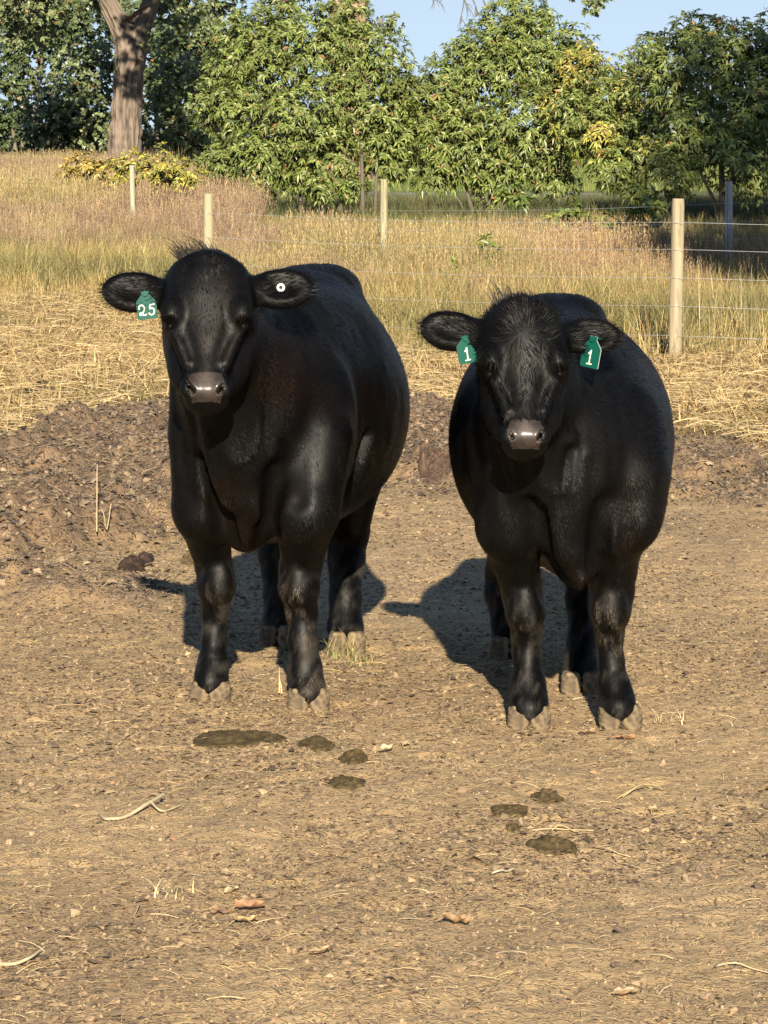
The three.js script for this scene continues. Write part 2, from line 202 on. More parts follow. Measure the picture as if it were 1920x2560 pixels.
function surface(sdf, lo, hi, h) {       // naive surface nets on a sparse grid; returns indexed geometry with smooth normals
  const nx = Math.ceil((hi.x - lo.x) / h / 8) * 8 + 1, ny = Math.ceil((hi.y - lo.y) / h / 8) * 8 + 1, nz = Math.ceil((hi.z - lo.z) / h / 8) * 8 + 1, sx = 1, sy = nx, sz = nx * ny;
  const F = new Float32Array(nx * ny * nz).fill(1), blocks = [];
  for (let k = 0; k < nz - 1; k += 8) for (let j = 0; j < ny - 1; j += 8) for (let i = 0; i < nx - 1; i += 8) {
    const d = sdf.near ? sdf.near(lo.x + (i + 4) * h, lo.y + (j + 4) * h, lo.z + (k + 4) * h, h * 9.5) : sdf(lo.x + (i + 4) * h, lo.y + (j + 4) * h, lo.z + (k + 4) * h), far = Math.abs(d) > h * 11;
    if (!far) blocks.push(i, j, k);
    if (far && d > 0) continue;
    for (let c = k; c <= k + 8; c++) for (let b = j; b <= j + 8; b++) for (let a = i; a <= i + 8; a++) { const q = a + b * sy + c * sz; if (far) { if (F[q] === 1) F[q] = -1; } else F[q] = sdf(lo.x + a * h, lo.y + b * h, lo.z + c * h); }
  }
  const id = new Map(), P = [], I = [];
  const C = [0, sx, sy, sx + sy, sz, sx + sz, sy + sz, sx + sy + sz], E = [[0, 1], [2, 3], [4, 5], [6, 7], [0, 2], [1, 3], [4, 6], [5, 7], [0, 4], [1, 5], [2, 6], [3, 7]];
  for (let n = 0; n < blocks.length; n += 3) for (let c = 0; c < 8; c++) for (let b = 0; b < 8; b++) for (let a = 0; a < 8; a++) {
    const i = blocks[n] + a, j = blocks[n + 1] + b, k = blocks[n + 2] + c, q = i + j * sy + k * sz;
    let m = 0; for (let t = 0; t < 8; t++) if (F[q + C[t]] < 0) m |= 1 << t;
    if (m === 0 || m === 255) continue;
    let X = 0, Y = 0, Z = 0, N = 0;
    for (const [s, t] of E) { const u = F[q + C[s]], v = F[q + C[t]]; if (u < 0 === v < 0) continue; const f = u / (u - v); X += (s & 1) + ((t & 1) - (s & 1)) * f; Y += (s >> 1 & 1) + ((t >> 1 & 1) - (s >> 1 & 1)) * f; Z += (s >> 2) + ((t >> 2) - (s >> 2)) * f; N++; }
    id.set(q, P.length / 3); P.push(lo.x + (i + X / N) * h, lo.y + (j + Y / N) * h, lo.z + (k + Z / N) * h);
  }
  for (const [q, v] of id) {
    const f = F[q] < 0;
    for (const [s, a, b] of [[sx, sy, sz], [sy, sz, sx], [sz, sx, sy]]) {
      if (F[q + s] < 0 === f) continue;
      const v1 = id.get(q - a), v2 = id.get(q - a - b), v3 = id.get(q - b);
      if (v1 === undefined || v2 === undefined || v3 === undefined) continue;
      if (f) I.push(v, v1, v2, v, v2, v3); else I.push(v, v2, v1, v, v3, v2);
    }
  }
  const N = new Float32Array(P.length), e = h * 0.6; let bx = 1e9, by = 0, bz = 0;
  for (let v = 0; v < P.length; v += 3) {
    if (sdf.near && (Math.abs(P[v] - bx) > 4 * h || Math.abs(P[v + 1] - by) > 4 * h || Math.abs(P[v + 2] - bz) > 4 * h)) { bx = P[v]; by = P[v + 1]; bz = P[v + 2]; sdf.near(bx, by, bz, h * 9.5); }
    for (let it = 0; it < 2; it++) {
      const x = P[v], y = P[v + 1], z = P[v + 2], d = sdf(x, y, z); let gx = sdf(x + e, y, z) - sdf(x - e, y, z), gy = sdf(x, y + e, z) - sdf(x, y - e, z), gz = sdf(x, y, z + e) - sdf(x, y, z - e); const l = Math.hypot(gx, gy, gz) || 1, s = 2 * e * d / (l * l);
      if (it === 0) { const k = Math.min(1, h * 0.7 / Math.max(1e-9, Math.abs(s) * l)); P[v] -= gx * s * k; P[v + 1] -= gy * s * k; P[v + 2] -= gz * s * k; } else { N[v] = gx / l; N[v + 1] = gy / l; N[v + 2] = gz / l; }
    }
  }
  const g = new THREE.BufferGeometry();
  g.setAttribute('position', new THREE.Float32BufferAttribute(P, 3)); g.setAttribute('normal', new THREE.Float32BufferAttribute(N, 3)); g.setIndex(I);
  return g;
}
function splitOff(g, pick) {             // triangles whose centre satisfies pick leave g and come back as a geometry of their own
  const p = g.attributes.position.array, A = [], B = [], I = g.index.array;
  for (let i = 0; i < I.length; i += 3) { const a = I[i] * 3, b = I[i + 1] * 3, c = I[i + 2] * 3; (pick((p[a] + p[b] + p[c]) / 3, (p[a + 1] + p[b + 1] + p[c + 1]) / 3, (p[a + 2] + p[b + 2] + p[c + 2]) / 3) ? B : A).push(I[i], I[i + 1], I[i + 2]); }
  g.setIndex(A);
  const out = new THREE.BufferGeometry(), map = new Map(), P = [], N = [], n = g.attributes.normal.array;
  const J = B.map((v) => { if (!map.has(v)) { map.set(v, P.length / 3); P.push(p[v * 3], p[v * 3 + 1], p[v * 3 + 2]); N.push(n[v * 3], n[v * 3 + 1], n[v * 3 + 2]); } return map.get(v); });
  out.setAttribute('position', new THREE.Float32BufferAttribute(P, 3)); out.setAttribute('normal', new THREE.Float32BufferAttribute(N, 3)); out.setIndex(J);
  return out;
}

// ---------------------------------------------------------------- cattle
const gloss = (roughness, specular, extra) => new THREE.MeshPhysicalMaterial({ roughness, specularIntensity: specular, side: THREE.DoubleSide, ...extra });
const coat = gloss(0.5, 0.3, { vertexColors: true });
const hairMat = gloss(0.45, 0.2);
const noseMat = new THREE.MeshPhysicalMaterial({ roughness: 0.5, specularIntensity: 0.4, clearcoat: 0.2, clearcoatRoughness: 0.18, vertexColors: true });
const hoofMat = mat([1, 1, 1], 0.85, { vertexColors: true });
const eyeMat = gloss(0.4, 0.08); eyeMat.color.setRGB(0.003, 0.0025, 0.002);
const strandGeo = (() => { // one hair: a tapered, slightly bent sliver along +z
  const g = new THREE.BufferGeometry();
  g.setAttribute('position', new THREE.Float32BufferAttribute([-0.5, 0, 0, 0.5, 0, 0, -0.4, 0.12, 0.5, 0.4, 0.12, 0.5, 0, 0.18, 1], 3));
  g.setIndex([0, 1, 3, 0, 3, 2, 2, 3, 4]); g.computeVertexNormals(); return g;
})();
const hoofGeo = (() => { // two claws with a cleft, dusted with dry soil; front is +z
  const claw = (s) => { const c = ellipsoid(V(s * 0.032, 0.016, 0.012), [0.0285, 0.066, 0.068]), up = roundCone(V(s * 0.031, 0.02, 0.034), V(s * 0.026, 0.06, -0.005), 0.0255, 0.026); return (x, y, z) => smax(smin(c(x, y, z), up(x, y, z), 0.02), Math.max(-y - 0.012, (y - 0.066), (z - 0.078 + y * 0.7) * 0.82), 0.012); };
  const a = claw(-1), b = claw(1), g = surface((x, y, z) => Math.min(a(x, y, z), b(x, y, z)) + 0.0022 * noise3(x * 70, y * 90, z * 70, 3) + 0.0007 * Math.sin(y * 420 + z * 120), V(-0.08, -0.03, -0.08), V(0.08, 0.11, 0.1), 0.004), p = g.attributes.position, col = [];
  for (let i = 0; i < p.count; i++) { const f = 0.85 + 0.55 * fbm2(p.getX(i) * 90 + 3, p.getY(i) * 160 + p.getZ(i) * 40, 3, 5), d = smooth(-0.1, 0.5, fbm2(p.getX(i) * 40, p.getY(i) * 40 + p.getZ(i) * 30, 3, 9)); col.push(lerp(0.2, 0.085, d) * f, lerp(0.145, 0.06, d) * f, lerp(0.08, 0.034, d) * f); }
  g.setAttribute('color', new THREE.Float32BufferAttribute(col, 3)); return g;
})();

function makeCow(c) {
  const root = thing('cow', c.label, 'cow', 'black cattle facing the camera');
  root.position.copy(c.origin); root.rotation.y = c.yaw;
  root.updateMatrixWorld(true);
  const inv = root.matrixWorld.clone().invert(), L = (px, py, d) => at(px, py, d).applyMatrix4(inv), X = V(1, 0, 0), Y = V(0, 1, 0), Z = V(0, 0, 1), rand = rng(c.seed);
  const parts = [], add = (f, k = 0.05) => parts.push([f, k]);
  // trunk
  add(sections(V(0, 0, 0), X, Y, Z, c.trunk), 0.06);
  // head frame
  const poll = L(...c.poll), turn = new THREE.Matrix4().makeRotationFromEuler(new THREE.Euler(0, c.headYaw - c.yaw, c.headRoll, 'YXZ')), ph = c.headPitch;
  const hu = V(0, -Math.cos(ph), Math.sin(ph)).applyMatrix4(turn), hn = V(0, Math.sin(ph), Math.cos(ph)).applyMatrix4(turn), hs = V(1, 0, 0).applyMatrix4(turn), S = c.headScale, K = S * c.headLength;
  const H = (u, s, n) => poll.clone().addScaledVector(hu, u * K).addScaledVector(hs, s * S).addScaledVector(hn, n * S);
  const headRows = (rows) => rows.map((r) => r.map((v, i) => v * (i === 0 ? K : S)));
  const mask = sections(poll, hs, hn, hu, headRows([[-0.052, 0.03, -0.06, -0.10, 0], [-0.035, 0.078, -0.03, -0.13, 0], [0, 0.114, 0.002, -0.17, 0], [0.05, 0.126, 0.016, -0.2, 0], [0.11, 0.134, 0.02, -0.2, 0], [0.18, 0.13, 0.014, -0.18, 0], [0.235, 0.1, 0.01, -0.165, 0], [0.285, 0.068, 0.008, -0.14, 0], [0.34, 0.051, 0.005, -0.125, 0], [0.39, 0.053, 0.006, -0.115, 0], [0.435, 0.066, 0.007, -0.11, 0], [0.472, 0.068, 0.003, -0.105, 0], [0.496, 0.06, -0.012, -0.10, 0], [0.512, 0.044, -0.034, -0.092, 0], [0.52, 0.02, -0.05, -0.08, 0]]), 2.3);
  const cheek = sections(poll, hs, hn, hu, headRows([[0.03, 0.06, -0.12, -0.2, 0], [0.08, 0.112, -0.08, -0.25, 0], [0.15, 0.13, -0.06, -0.285, 0], [0.22, 0.13, -0.06, -0.29, 0], [0.29, 0.122, -0.06, -0.265, 0], [0.35, 0.114, -0.07, -0.235, 0], [0.395, 0.098, -0.08, -0.2, 0], [0.43, 0.072, -0.08, -0.17, 0], [0.46, 0.03, -0.09, -0.14, 0]]), 2.2);
  // neck
  const nape = H(0.04, 0, -0.13), throat = H(0.24, 0, -0.2);
  add(roundCone(V(c.neckX[0], c.withers - 0.17, -0.12), nape, 0.16, 0.085 * S), 0.1);
  add(roundCone(V(c.neckX[1], c.withers - 0.36, 0.02), throat, 0.215, 0.098 * S), 0.1);
  add(roundCone(V(c.neckX[1], c.withers - 0.36, 0.02), nape, 0.2, 0.1 * S), 0.09);
  add(cheek, 0.05); add(mask, 0.032);
  // brow ridges, cheek ridges, chin
  for (const s of [-1, 1]) {
    add(ellipsoid(H(0.19, s * 0.1, -0.004), [0.03 * S, 0.045 * S, 0.025 * S], hs, hu, hn), 0.025);
    add(roundCone(H(0.262, s * 0.086, -0.018), H(0.37, s * 0.057, -0.014), 0.014 * S, 0.012 * S), 0.03);
    add(ellipsoid(H(0.458, s * 0.048, -0.014), [0.026 * S, 0.028 * S, 0.02 * S], hs, hu, hn), 0.018);
  }
  add(ellipsoid(H(0.49, 0, -0.085), [0.038 * S, 0.022 * S, 0.03 * S], hs, hu, hn), 0.02);
  add(ellipsoid(H(-0.02, 0.0, -0.05), [0.06 * S, 0.03 * S, 0.05 * S], hs, hu, hn), 0.03);
  // brisket, dewlap, points of shoulder
  for (const [p, q, ra, rb, k] of c.folds) add(roundCone(V(...p), V(...q), ra, rb), k);
  for (const [p, r, k] of c.lumps) add(ellipsoid(V(...p), r), k);
  add(roundCone(throat, V(...c.dewlap), 0.05, 0.05), 0.07);
  // legs: joints [px, py, distance, radius]
  const hooves = [];
  for (const leg of c.legs) {
    const j = leg.joints.map((q) => [typeof q[0] === 'number' ? L(q[0], q[1], q[2]) : V(...q[0]), q[3] ?? q[1]]);
    for (let i = 0; i + 1 < j.length; i++) add(roundCone(j[i][0], j[i + 1][0], j[i][1], j[i + 1][1]), i === 0 ? 0.055 : i === 1 ? 0.04 : 0.02);
    for (const b of leg.bumps ?? []) add(ellipsoid(L(b[0], b[1], b[2]), b[3]), 0.025);
    const foot = leg.foot; hooves.push([L(foot[0], foot[1], foot[2]), foot[3] ?? 0, foot[4] ?? 1]);
  }
  // tail
  const tl = c.trunk[0][0]; add(roundCone(V(0, c.withers - 0.07, tl + 0.06), V(0.02, c.withers - 0.16, tl - 0.06), 0.035, 0.026), 0.05); add(roundCone(V(0.02, c.withers - 0.16, tl - 0.06), V(0.02, 0.5, tl - 0.07), 0.026, 0.016), 0.03); add(roundCone(V(0.02, 0.5, tl - 0.07), V(0.03, 0.26, tl - 0.06), 0.03, 0.04), 0.03);
  // ears
  const ears = c.ears.map((e) => {
    const out = hs.clone().multiplyScalar(e.side).addScaledVector(hu, -e.rise).addScaledVector(hn, e.fwd).normalize(), face = hn.clone().addScaledVector(out, -hn.dot(out)).addScaledVector(hu, e.droop ?? 0).normalize(); face.addScaledVector(out, -face.dot(out)).normalize();
    const up = V(0, 0, 0).crossVectors(face, out).normalize(); if (up.dot(hu) > 0) up.negate();
    const base = H(e.u, e.side * 0.098, -0.115), mid = base.clone().addScaledVector(out, e.len * 0.56).addScaledVector(up, e.sag ?? 0);
    return { ...e, out, face, up, base, mid };
  });
  for (const e of ears) {
    const bulk = ellipsoid(e.mid, [e.len * 0.5, e.high, 0.026], e.out, e.up, e.face), hollow = ellipsoid(e.mid.clone().addScaledVector(e.face, 0.036).addScaledVector(e.out, 0.002), [e.len * 0.42, e.high * 0.72, 0.03], e.out, e.up, e.face);
    add((x, y, z) => smax(bulk(x, y, z), -hollow(x, y, z), 0.014), 0.02);
    add(roundCone(e.base.clone().addScaledVector(e.out, -0.02), e.base.clone().addScaledVector(e.out, e.len * 0.22), 0.036, 0.03), 0.03);
  }
  // carved: eye sockets, tear grooves, nostrils, mouth, shoulder creases
  const cuts = [], cut = (f, k) => cuts.push([f, k]);
  for (const s of [-1, 1]) {
    cut(ellipsoid(H(0.228, s * 0.112, -0.006), [0.02 * S, 0.008 * S, 0.018 * S], hs, hu, hn), 0.014);
    cut(roundCone(H(0.23, s * 0.102, 0.006), H(0.285, s * 0.068, 0.014), 0.011 * S, 0.006 * S), 0.022);
    for (const n of [0.012, 0.0, -0.014, -0.028]) cut(roundCone(H(0.436, s * (0.054 - n * 0.15), n - 0.006), H(0.474, s * 0.038, n), 0.0045 * S, 0.0085 * S), 0.006);
  }
  cut(roundCone(H(0.502, -0.055, -0.026), H(0.508, 0, -0.008), 0.003, 0.004), 0.008); cut(roundCone(H(0.502, 0.055, -0.026), H(0.508, 0, -0.008), 0.003, 0.004), 0.008);
  for (const [p, q, r, k] of c.creases) cut(roundCone(V(...p), V(...q), r, r), k);
  let liveParts = parts, liveCuts = cuts; const dist = new Float64Array(parts.length);
  const sdf = (x, y, z) => {
    let d = 1; for (let i = 0; i < liveParts.length; i++) d = smin(d, liveParts[i][0](x, y, z), liveParts[i][1]);
    for (let i = 0; i < liveCuts.length; i++) d = smax(d, -liveCuts[i][0](x, y, z), liveCuts[i][1]);
    if (d > 0.03 || d < -0.03) return d;
    const wr = smooth(-0.05, 0.08, z) * smooth(0.62, 0.75, y) * smooth(1.15, 1.0, y) * smooth(0.1, 0.02, z - 0.3);
    return d + wr * 0.005 * Math.sin(x * 46 + z * 30 + 3 * noise2(y * 3, x * 4, 5)) + 0.005 * noise3(x * 7 + 3, y * 5, z * 7, c.seed) + 0.0012 * noise3(x * 26, y * 17, z * 26, c.seed + 3);
  };
  sdf.near = (x, y, z, r) => {           // keeps only the pieces that can matter within r of a point
    let m = 1; for (let i = 0; i < parts.length; i++) { dist[i] = parts[i][0](x, y, z); m = Math.min(m, dist[i]); }
    liveParts = parts.filter((p, i) => dist[i] - 1.3 * r < Math.min(m + 1.3 * r, 0.02) + p[1] || dist[i] < m + 2.6 * r);
    liveCuts = cuts.filter((p) => p[0](x, y, z) < 1.3 * r + p[1] + 0.02);
    let d = 1; for (let i = 0; i < parts.length; i++) d = smin(d, dist[i], parts[i][1]);
    return d;
  };
  const tip = ears.map((e) => e.mid.clone().addScaledVector(e.out, e.len * 0.5)), xs = [...tip.map((p) => p.x), -0.5, 0.5];
  const body = surface(sdf, V(Math.min(...xs) - 0.06, 0.02, tl - 0.16), V(Math.max(...xs) + 0.06, Math.max(c.withers, poll.y) + 0.1, H(0.5, 0, 0).z + 0.09), c.cell);
  // wet bare nose
  const rel = V(0, 0, 0), inHead = (x, y, z) => { rel.set(x, y, z).sub(poll); return [rel.dot(hu) / K, rel.dot(hs) / S, rel.dot(hn) / S]; };
  const nose = splitOff(body, (x, y, z) => { const [u, s, n] = inHead(x, y, z); return n > -0.04 && u > 0.408 + 0.25 * s * s * 10 * 0.1 && u < 0.503 && Math.abs(s) < 0.046 + Math.max(0, u - 0.415) * 0.25 - Math.max(0, u - 0.452) * 0.55; });
  { const p = nose.attributes.position, col = []; for (let i = 0; i < p.count; i++) { const [u, s] = inHead(p.getX(i), p.getY(i), p.getZ(i)), f = 0.8 + 0.4 * fbm2(s * 300, u * 300, 2, 4), pink = smooth(-0.3, 0.5, fbm2(s * 40 + 5, u * 40, 3, 8)) ; col.push(lerp(0.023, 0.037, pink) * f, lerp(0.019, 0.025, pink) * f, lerp(0.017, 0.021, pink) * f); } nose.setAttribute('color', new THREE.Float32BufferAttribute(col, 3)); }
  // coat colour: black with rusty sun-bleached areas and dry dust on the shins
  { const p = body.attributes.position, col = [];
    for (let i = 0; i < p.count; i++) {
      const x = p.getX(i), y = p.getY(i), z = p.getZ(i), n = fbm2(x * 9 + z * 4, y * 6 - z * 3, 4, c.seed), m = fbm2(x * 60 + z * 22, y * 28, 3, c.seed + 5);
      const rust = smooth(0.05, 0.6, n + 0.14 * smooth(0.8, 0.6, y) - 0.1), dust = y < 0.44 ? smooth(-0.1, 0.55, m * 0.7 + n * 0.4 + (y < 0.3 ? 0.12 : 0)) * smooth(0.46, 0.3, y) : 0;
      const k = 0.85 + 0.3 * m; let r = lerp(0.0015, 0.0034, rust), g = lerp(0.0015, 0.0021, rust), b = lerp(0.0016, 0.0015, rust);
      r = lerp(r, 0.022, dust); g = lerp(g, 0.02, dust); b = lerp(b, 0.017, dust);
      col.push(r * k, g * k, b * k);
    }
    body.setAttribute('color', new THREE.Float32BufferAttribute(col, 3)); }
  mesh('body', body, coat, root);
  mesh('nose', nose, noseMat, root);
  for (const s of [-1, 1]) { const e = mesh('eye', new THREE.SphereGeometry(0.015 * S, 20, 14), eyeMat, root); e.position.copy(H(0.229, s * 0.104, -0.031)); }
  hooves.forEach(([p, turnFoot, size]) => { const f = mesh('hoof', hoofGeo, hoofMat, root); f.position.set(p.x, -0.004, p.z); f.rotation.y = turnFoot - c.yaw; f.scale.setScalar(size); });
  // hair
  const P = body.attributes.position.array, N = body.attributes.normal.array, I = body.index.array, C = body.attributes.color.array, cum = new Float64Array(I.length / 3); let area = 0;
  const a = V(), b = V(), d = V();
  for (let t = 0; t < cum.length; t++) { a.fromArray(P, I[t * 3] * 3); b.fromArray(P, I[t * 3 + 1] * 3).sub(a); d.fromArray(P, I[t * 3 + 2] * 3).sub(a); area += b.cross(d).length() / 2; cum[t] = area; }
  const count = c.hairs, fur = new THREE.InstancedMesh(strandGeo, hairMat, count), M = new THREE.Matrix4(), n = V(), flow = V(), side = V(), p = V(), col = new THREE.Color();
  const whorl = H(0.10, 0, 0.02);
  for (let k = 0; k < count; k++) {
    let lo = 0, hi = cum.length - 1, q = rand() * area; while (lo < hi) { const m = lo + hi >> 1; if (cum[m] < q) lo = m + 1; else hi = m; }
    let r1 = rand(), r2 = rand(); if (r1 + r2 > 1) { r1 = 1 - r1; r2 = 1 - r2; }
    const i0 = I[lo * 3] * 3, i1 = I[lo * 3 + 1] * 3, i2 = I[lo * 3 + 2] * 3;
    for (const [v, arr] of [[p, P], [n, N]]) v.set(arr[i0] + (arr[i1] - arr[i0]) * r1 + (arr[i2] - arr[i0]) * r2, arr[i0 + 1] + (arr[i1 + 1] - arr[i0 + 1]) * r1 + (arr[i2 + 1] - arr[i0 + 1]) * r2, arr[i0 + 2] + (arr[i1 + 2] - arr[i0 + 2]) * r1 + (arr[i2 + 2] - arr[i0 + 2]) * r2);
    n.normalize();
    const [u, s, w] = inHead(p.x, p.y, p.z); let len = 0.010 + 0.009 * rand(), lift = 0.05 + 0.1 * rand(), wide = 0.0011;
    let ear = null; for (const e of ears) { const o = p.clone().sub(e.base), l = o.dot(e.out); if (l > 0.02 && o.addScaledVector(e.out, -l).length() < 0.09) ear = e; }
    if (ear) { flow.copy(ear.out).multiplyScalar(0.8).addScaledVector(n, 0.5); len = 0.014 + 0.016 * rand(); lift = 0.4; const o = p.clone().sub(ear.mid); flow.addScaledVector(o, 4); }
    else if (u < 0.54 && u > -0.1 && w > -0.32 && Math.abs(s) < 0.17) {
      if (u < 0.13) { flow.copy(p).sub(whorl).normalize().multiplyScalar(0.8).addScaledVector(hs, 1.1 * noise3(p.x * 22, p.y * 22, p.z * 22, 31)).addScaledVector(hu, 1.1 * noise3(p.x * 22 + 7, p.y * 22, p.z * 22, 32)); len = 0.010 + 0.010 * rand() * c.shaggy; lift = 0.08 + 0.14 * rand() * c.shaggy; } else { flow.copy(hu).addScaledVector(hs, s * 3); len = 0.010 + 0.01 * rand() * c.shaggy; if (u > 0.4) len = 0.008; }
      flow.addScaledVector(hs, 0.45 * noise3(p.x * 30, p.y * 30, p.z * 30, 33)); if (c.shaggy > 1) { flow.addScaledVector(V(rand() - 0.5, rand() - 0.5, rand() - 0.5), 0.7).addScaledVector(hs, 0.9 * noise3(p.x * 26 + 3, p.y * 26, p.z * 26, 34)); len *= 1.25; }
    } else { flow.set(p.x * 0.6, -1, p.y < 0.6 ? 0 : -0.75); if (p.y < 0.6) { flow.x = 0; } flow.x += 0.35 * noise3(p.x * 6, p.y * 4, p.z * 6, 4); flow.z += 0.35 * noise3(p.x * 6 + 9, p.y * 4, p.z * 6, 5); }
    flow.x += (rand() - 0.5) * 0.35; flow.y += (rand() - 0.5) * 0.35; flow.z += (rand() - 0.5) * 0.35;
    flow.addScaledVector(n, -flow.dot(n)).normalize().addScaledVector(n, lift).normalize();
    side.crossVectors(n, flow).normalize(); d.crossVectors(flow, side);
    M.makeBasis(side.multiplyScalar(wide), d.multiplyScalar(len), flow.multiplyScalar(len)).setPosition(p.x - n.x * 0.001, p.y - n.y * 0.001, p.z - n.z * 0.001);
    fur.setMatrixAt(k, M);
    const g = (0.8 + rand() * 0.9) * (rand() < 0.05 ? 2.2 : 1); const streak = 1 + 2.6 * smooth(0.0, 0.5, noise3(p.x * 30, p.y * 7 + p.z * 3, p.z * 30, 6) * 0.6 + noise3(p.x * 8, p.y * 3, p.z * 8, 9) * 0.6); fur.setColorAt(k, col.setRGB(C[i0] * g * streak * 1.2, C[i0 + 1] * g * streak * 1.02, C[i0 + 2] * g * streak * 0.8));
  }
  fur.name = 'short_hair'; fur.castShadow = fur.receiveShadow = true; fur.userData.kind = 'stuff'; root.add(fur);
  // forelock
  if (c.forelock) {
    const soup = new Soup();
    for (let k = 0; k < c.forelock.count; k++) {
      const s0 = (rand() - 0.5) * 0.12, st = H(-0.03 - 0.012 * rand() + s0 * s0 * 3, s0 + c.forelock.s, -0.035 - rand() * 0.05), len = 0.03 + 0.045 * rand() * rand() * 1.6, lean = c.forelock.lean + (rand() - 0.5) * 0.9, e = st.clone().addScaledVector(hu, -len * (0.5 + 0.5 * rand())).addScaledVector(hs, lean * len).addScaledVector(hn, len * (rand() - 0.3) * 0.6);
      const m = st.clone().lerp(e, 0.5).addScaledVector(hu, -len * 0.22), w = 0.0012, cc = [0.009, 0.008, 0.007];
      const A = soup.vert(st.x - w, st.y, st.z, cc), B = soup.vert(st.x + w, st.y, st.z, cc), D = soup.vert(m.x - w * 0.8, m.y, m.z, cc), E = soup.vert(m.x + w * 0.8, m.y, m.z, cc), T = soup.vert(e.x, e.y, e.z, cc);
      soup.quad(A, B, E, D); soup.tri(D, E, T);
    }
    mesh('forelock', soup.geometry(), coat, root);
  }
  root.updateMatrixWorld(true);
  return { root, H, ears, world: (v) => v.clone().applyMatrix4(root.matrixWorld), hs, hu, hn };
}
const trunkRows = (k, shift, rows) => rows.map(([z, top, bottom, w, sh]) => [z * k, w, top, bottom, (sh ?? 0) + shift]);
const cowA = makeCow({
  label: 'taller black cow with a green tag reading 25 and its flank showing', seed: 11, cell: 0.0055, hairs: 150000, shaggy: 0.8,
  origin: V(-0.37, 0, -10.13), yaw: -0.125, withers: 1.25,
  trunk: trunkRows(1, 0, [[-1.44, 1.10, 0.86, 0.06], [-1.40, 1.17, 0.78, 0.15], [-1.3, 1.23, 0.68, 0.19], [-1.12, 1.265, 0.56, 0.225], [-0.9, 1.255, 0.49, 0.295], [-0.65, 1.235, 0.46, 0.35, 0.02], [-0.4, 1.24, 0.47, 0.32, 0.04], [-0.15, 1.24, 0.54, 0.255, 0.03], [0.05, 1.21, 0.6, 0.21, 0.015], [0.18, 1.12, 0.64, 0.18], [0.27, 1.0, 0.7, 0.12], [0.31, 0.92, 0.76, 0.05]]),
  poll: [518, 650, 9.66], headYaw: 0.02, headRoll: 0.0, headPitch: 0.46, headScale: 0.985, headLength: 0.855,
  neckX: [-0.02, -0.02], dewlap: [-0.05, 0.66, 0.22],
  folds: [[[-0.03, 0.74, 0.15], [-0.03, 0.53, 0.12], 0.115, 0.05, 0.05], [[-0.02, 0.575, 0.12], [0.0, 0.55, -0.2], 0.08, 0.09, 0.08]],
  lumps: [[[-0.135, 0.82, 0.06], [0.10, 0.2, 0.13], 0.06], [[0.19, 0.82, 0.02], [0.1, 0.21, 0.14], 0.06], [[-0.16, 0.7, 0.12], [0.055, 0.09, 0.06], 0.04], [[0.19, 0.7, 0.12], [0.06, 0.1, 0.06], 0.04], [[-0.085, 0.68, 0.19], [0.055, 0.1, 0.055], 0.03], [[0.035, 0.665, 0.195], [0.06, 0.115, 0.055], 0.03], [[0.07, 1.2, -1.12], [0.07, 0.05, 0.14], 0.06], [[-0.07, 1.2, -1.12], [0.07, 0.05, 0.14], 0.06]],
  creases: [[[-0.1, 0.74, 0.25], [-0.065, 0.5, 0.16], 0.03, 0.045], [[0.085, 0.72, 0.25], [0.045, 0.5, 0.16], 0.03, 0.045], [[-0.14, 0.62, 0.29], [-0.1, 0.5, 0.26], 0.02, 0.05], [[0.27, 0.78, -0.24], [0.25, 0.6, -0.22], 0.02, 0.06], [[0.14, 0.8, 0.27], [0.15, 0.64, 0.27], 0.015, 0.05]],
  legs: [
    { joints: [[[-0.15, 0.8, 0.1], 0.1], [506, 1275, 10.04, 0.079], [535, 1418, 10.2, 0.054], [541, 1462, 10.16, 0.055], [538, 1520, 10.2, 0.042], [536, 1590, 10.2, 0.037], [534, 1655, 10.18, 0.045], [529, 1690, 10.16, 0.049], [528, 1708, 10.15, 0.052]], foot: [528, 1737, 10.15, -0.12], bumps: [[545, 1450, 10.12, [0.04, 0.06, 0.028]]] },
    { joints: [[[0.18, 0.8, 0.1], 0.105], [768, 1275, 9.94, 0.085], [752, 1420, 10.1, 0.06], [748, 1468, 10.06, 0.058], [755, 1530, 10.1, 0.044], [757, 1600, 10.08, 0.039], [762, 1670, 10.06, 0.047], [768, 1718, 10.04, 0.05], [770, 1738, 10.02, 0.053]], foot: [770, 1762, 10.02, 0.08], bumps: [[744, 1458, 10.02, [0.04, 0.06, 0.028]]] },
    { joints: [[[-0.1, 0.88, -1.12], 0.15], [[-0.15, 0.7, -1.0], 0.12], [690, 1330, 11.48, 0.064], [688, 1380, 11.46, 0.06], [690, 1480, 11.4, 0.044], [694, 1560, 11.36, 0.05], [696, 1590, 11.32, 0.05]], foot: [696, 1612, 11.3, -0.1] },
    { joints: [[[0.1, 0.88, -1.12], 0.15], [[0.15, 0.68, -1.0], 0.125], [868, 1330, 11.35, 0.07], [866, 1400, 11.32, 0.06], [864, 1490, 11.26, 0.048], [864, 1570, 11.22, 0.056], [866, 1608, 11.18, 0.054]], foot: [866, 1630, 11.16, 0.05] },
  ],
  ears: [{ side: -1, u: 0.065, rise: 0.08, fwd: 0.0, len: 0.195, high: 0.062, sag: -0.004 }, { side: 1, u: 0.05, rise: 0.06, fwd: -0.05, len: 0.195, high: 0.062 }],
  forelock: { count: 260, lean: -0.9, s: -0.015 },
});
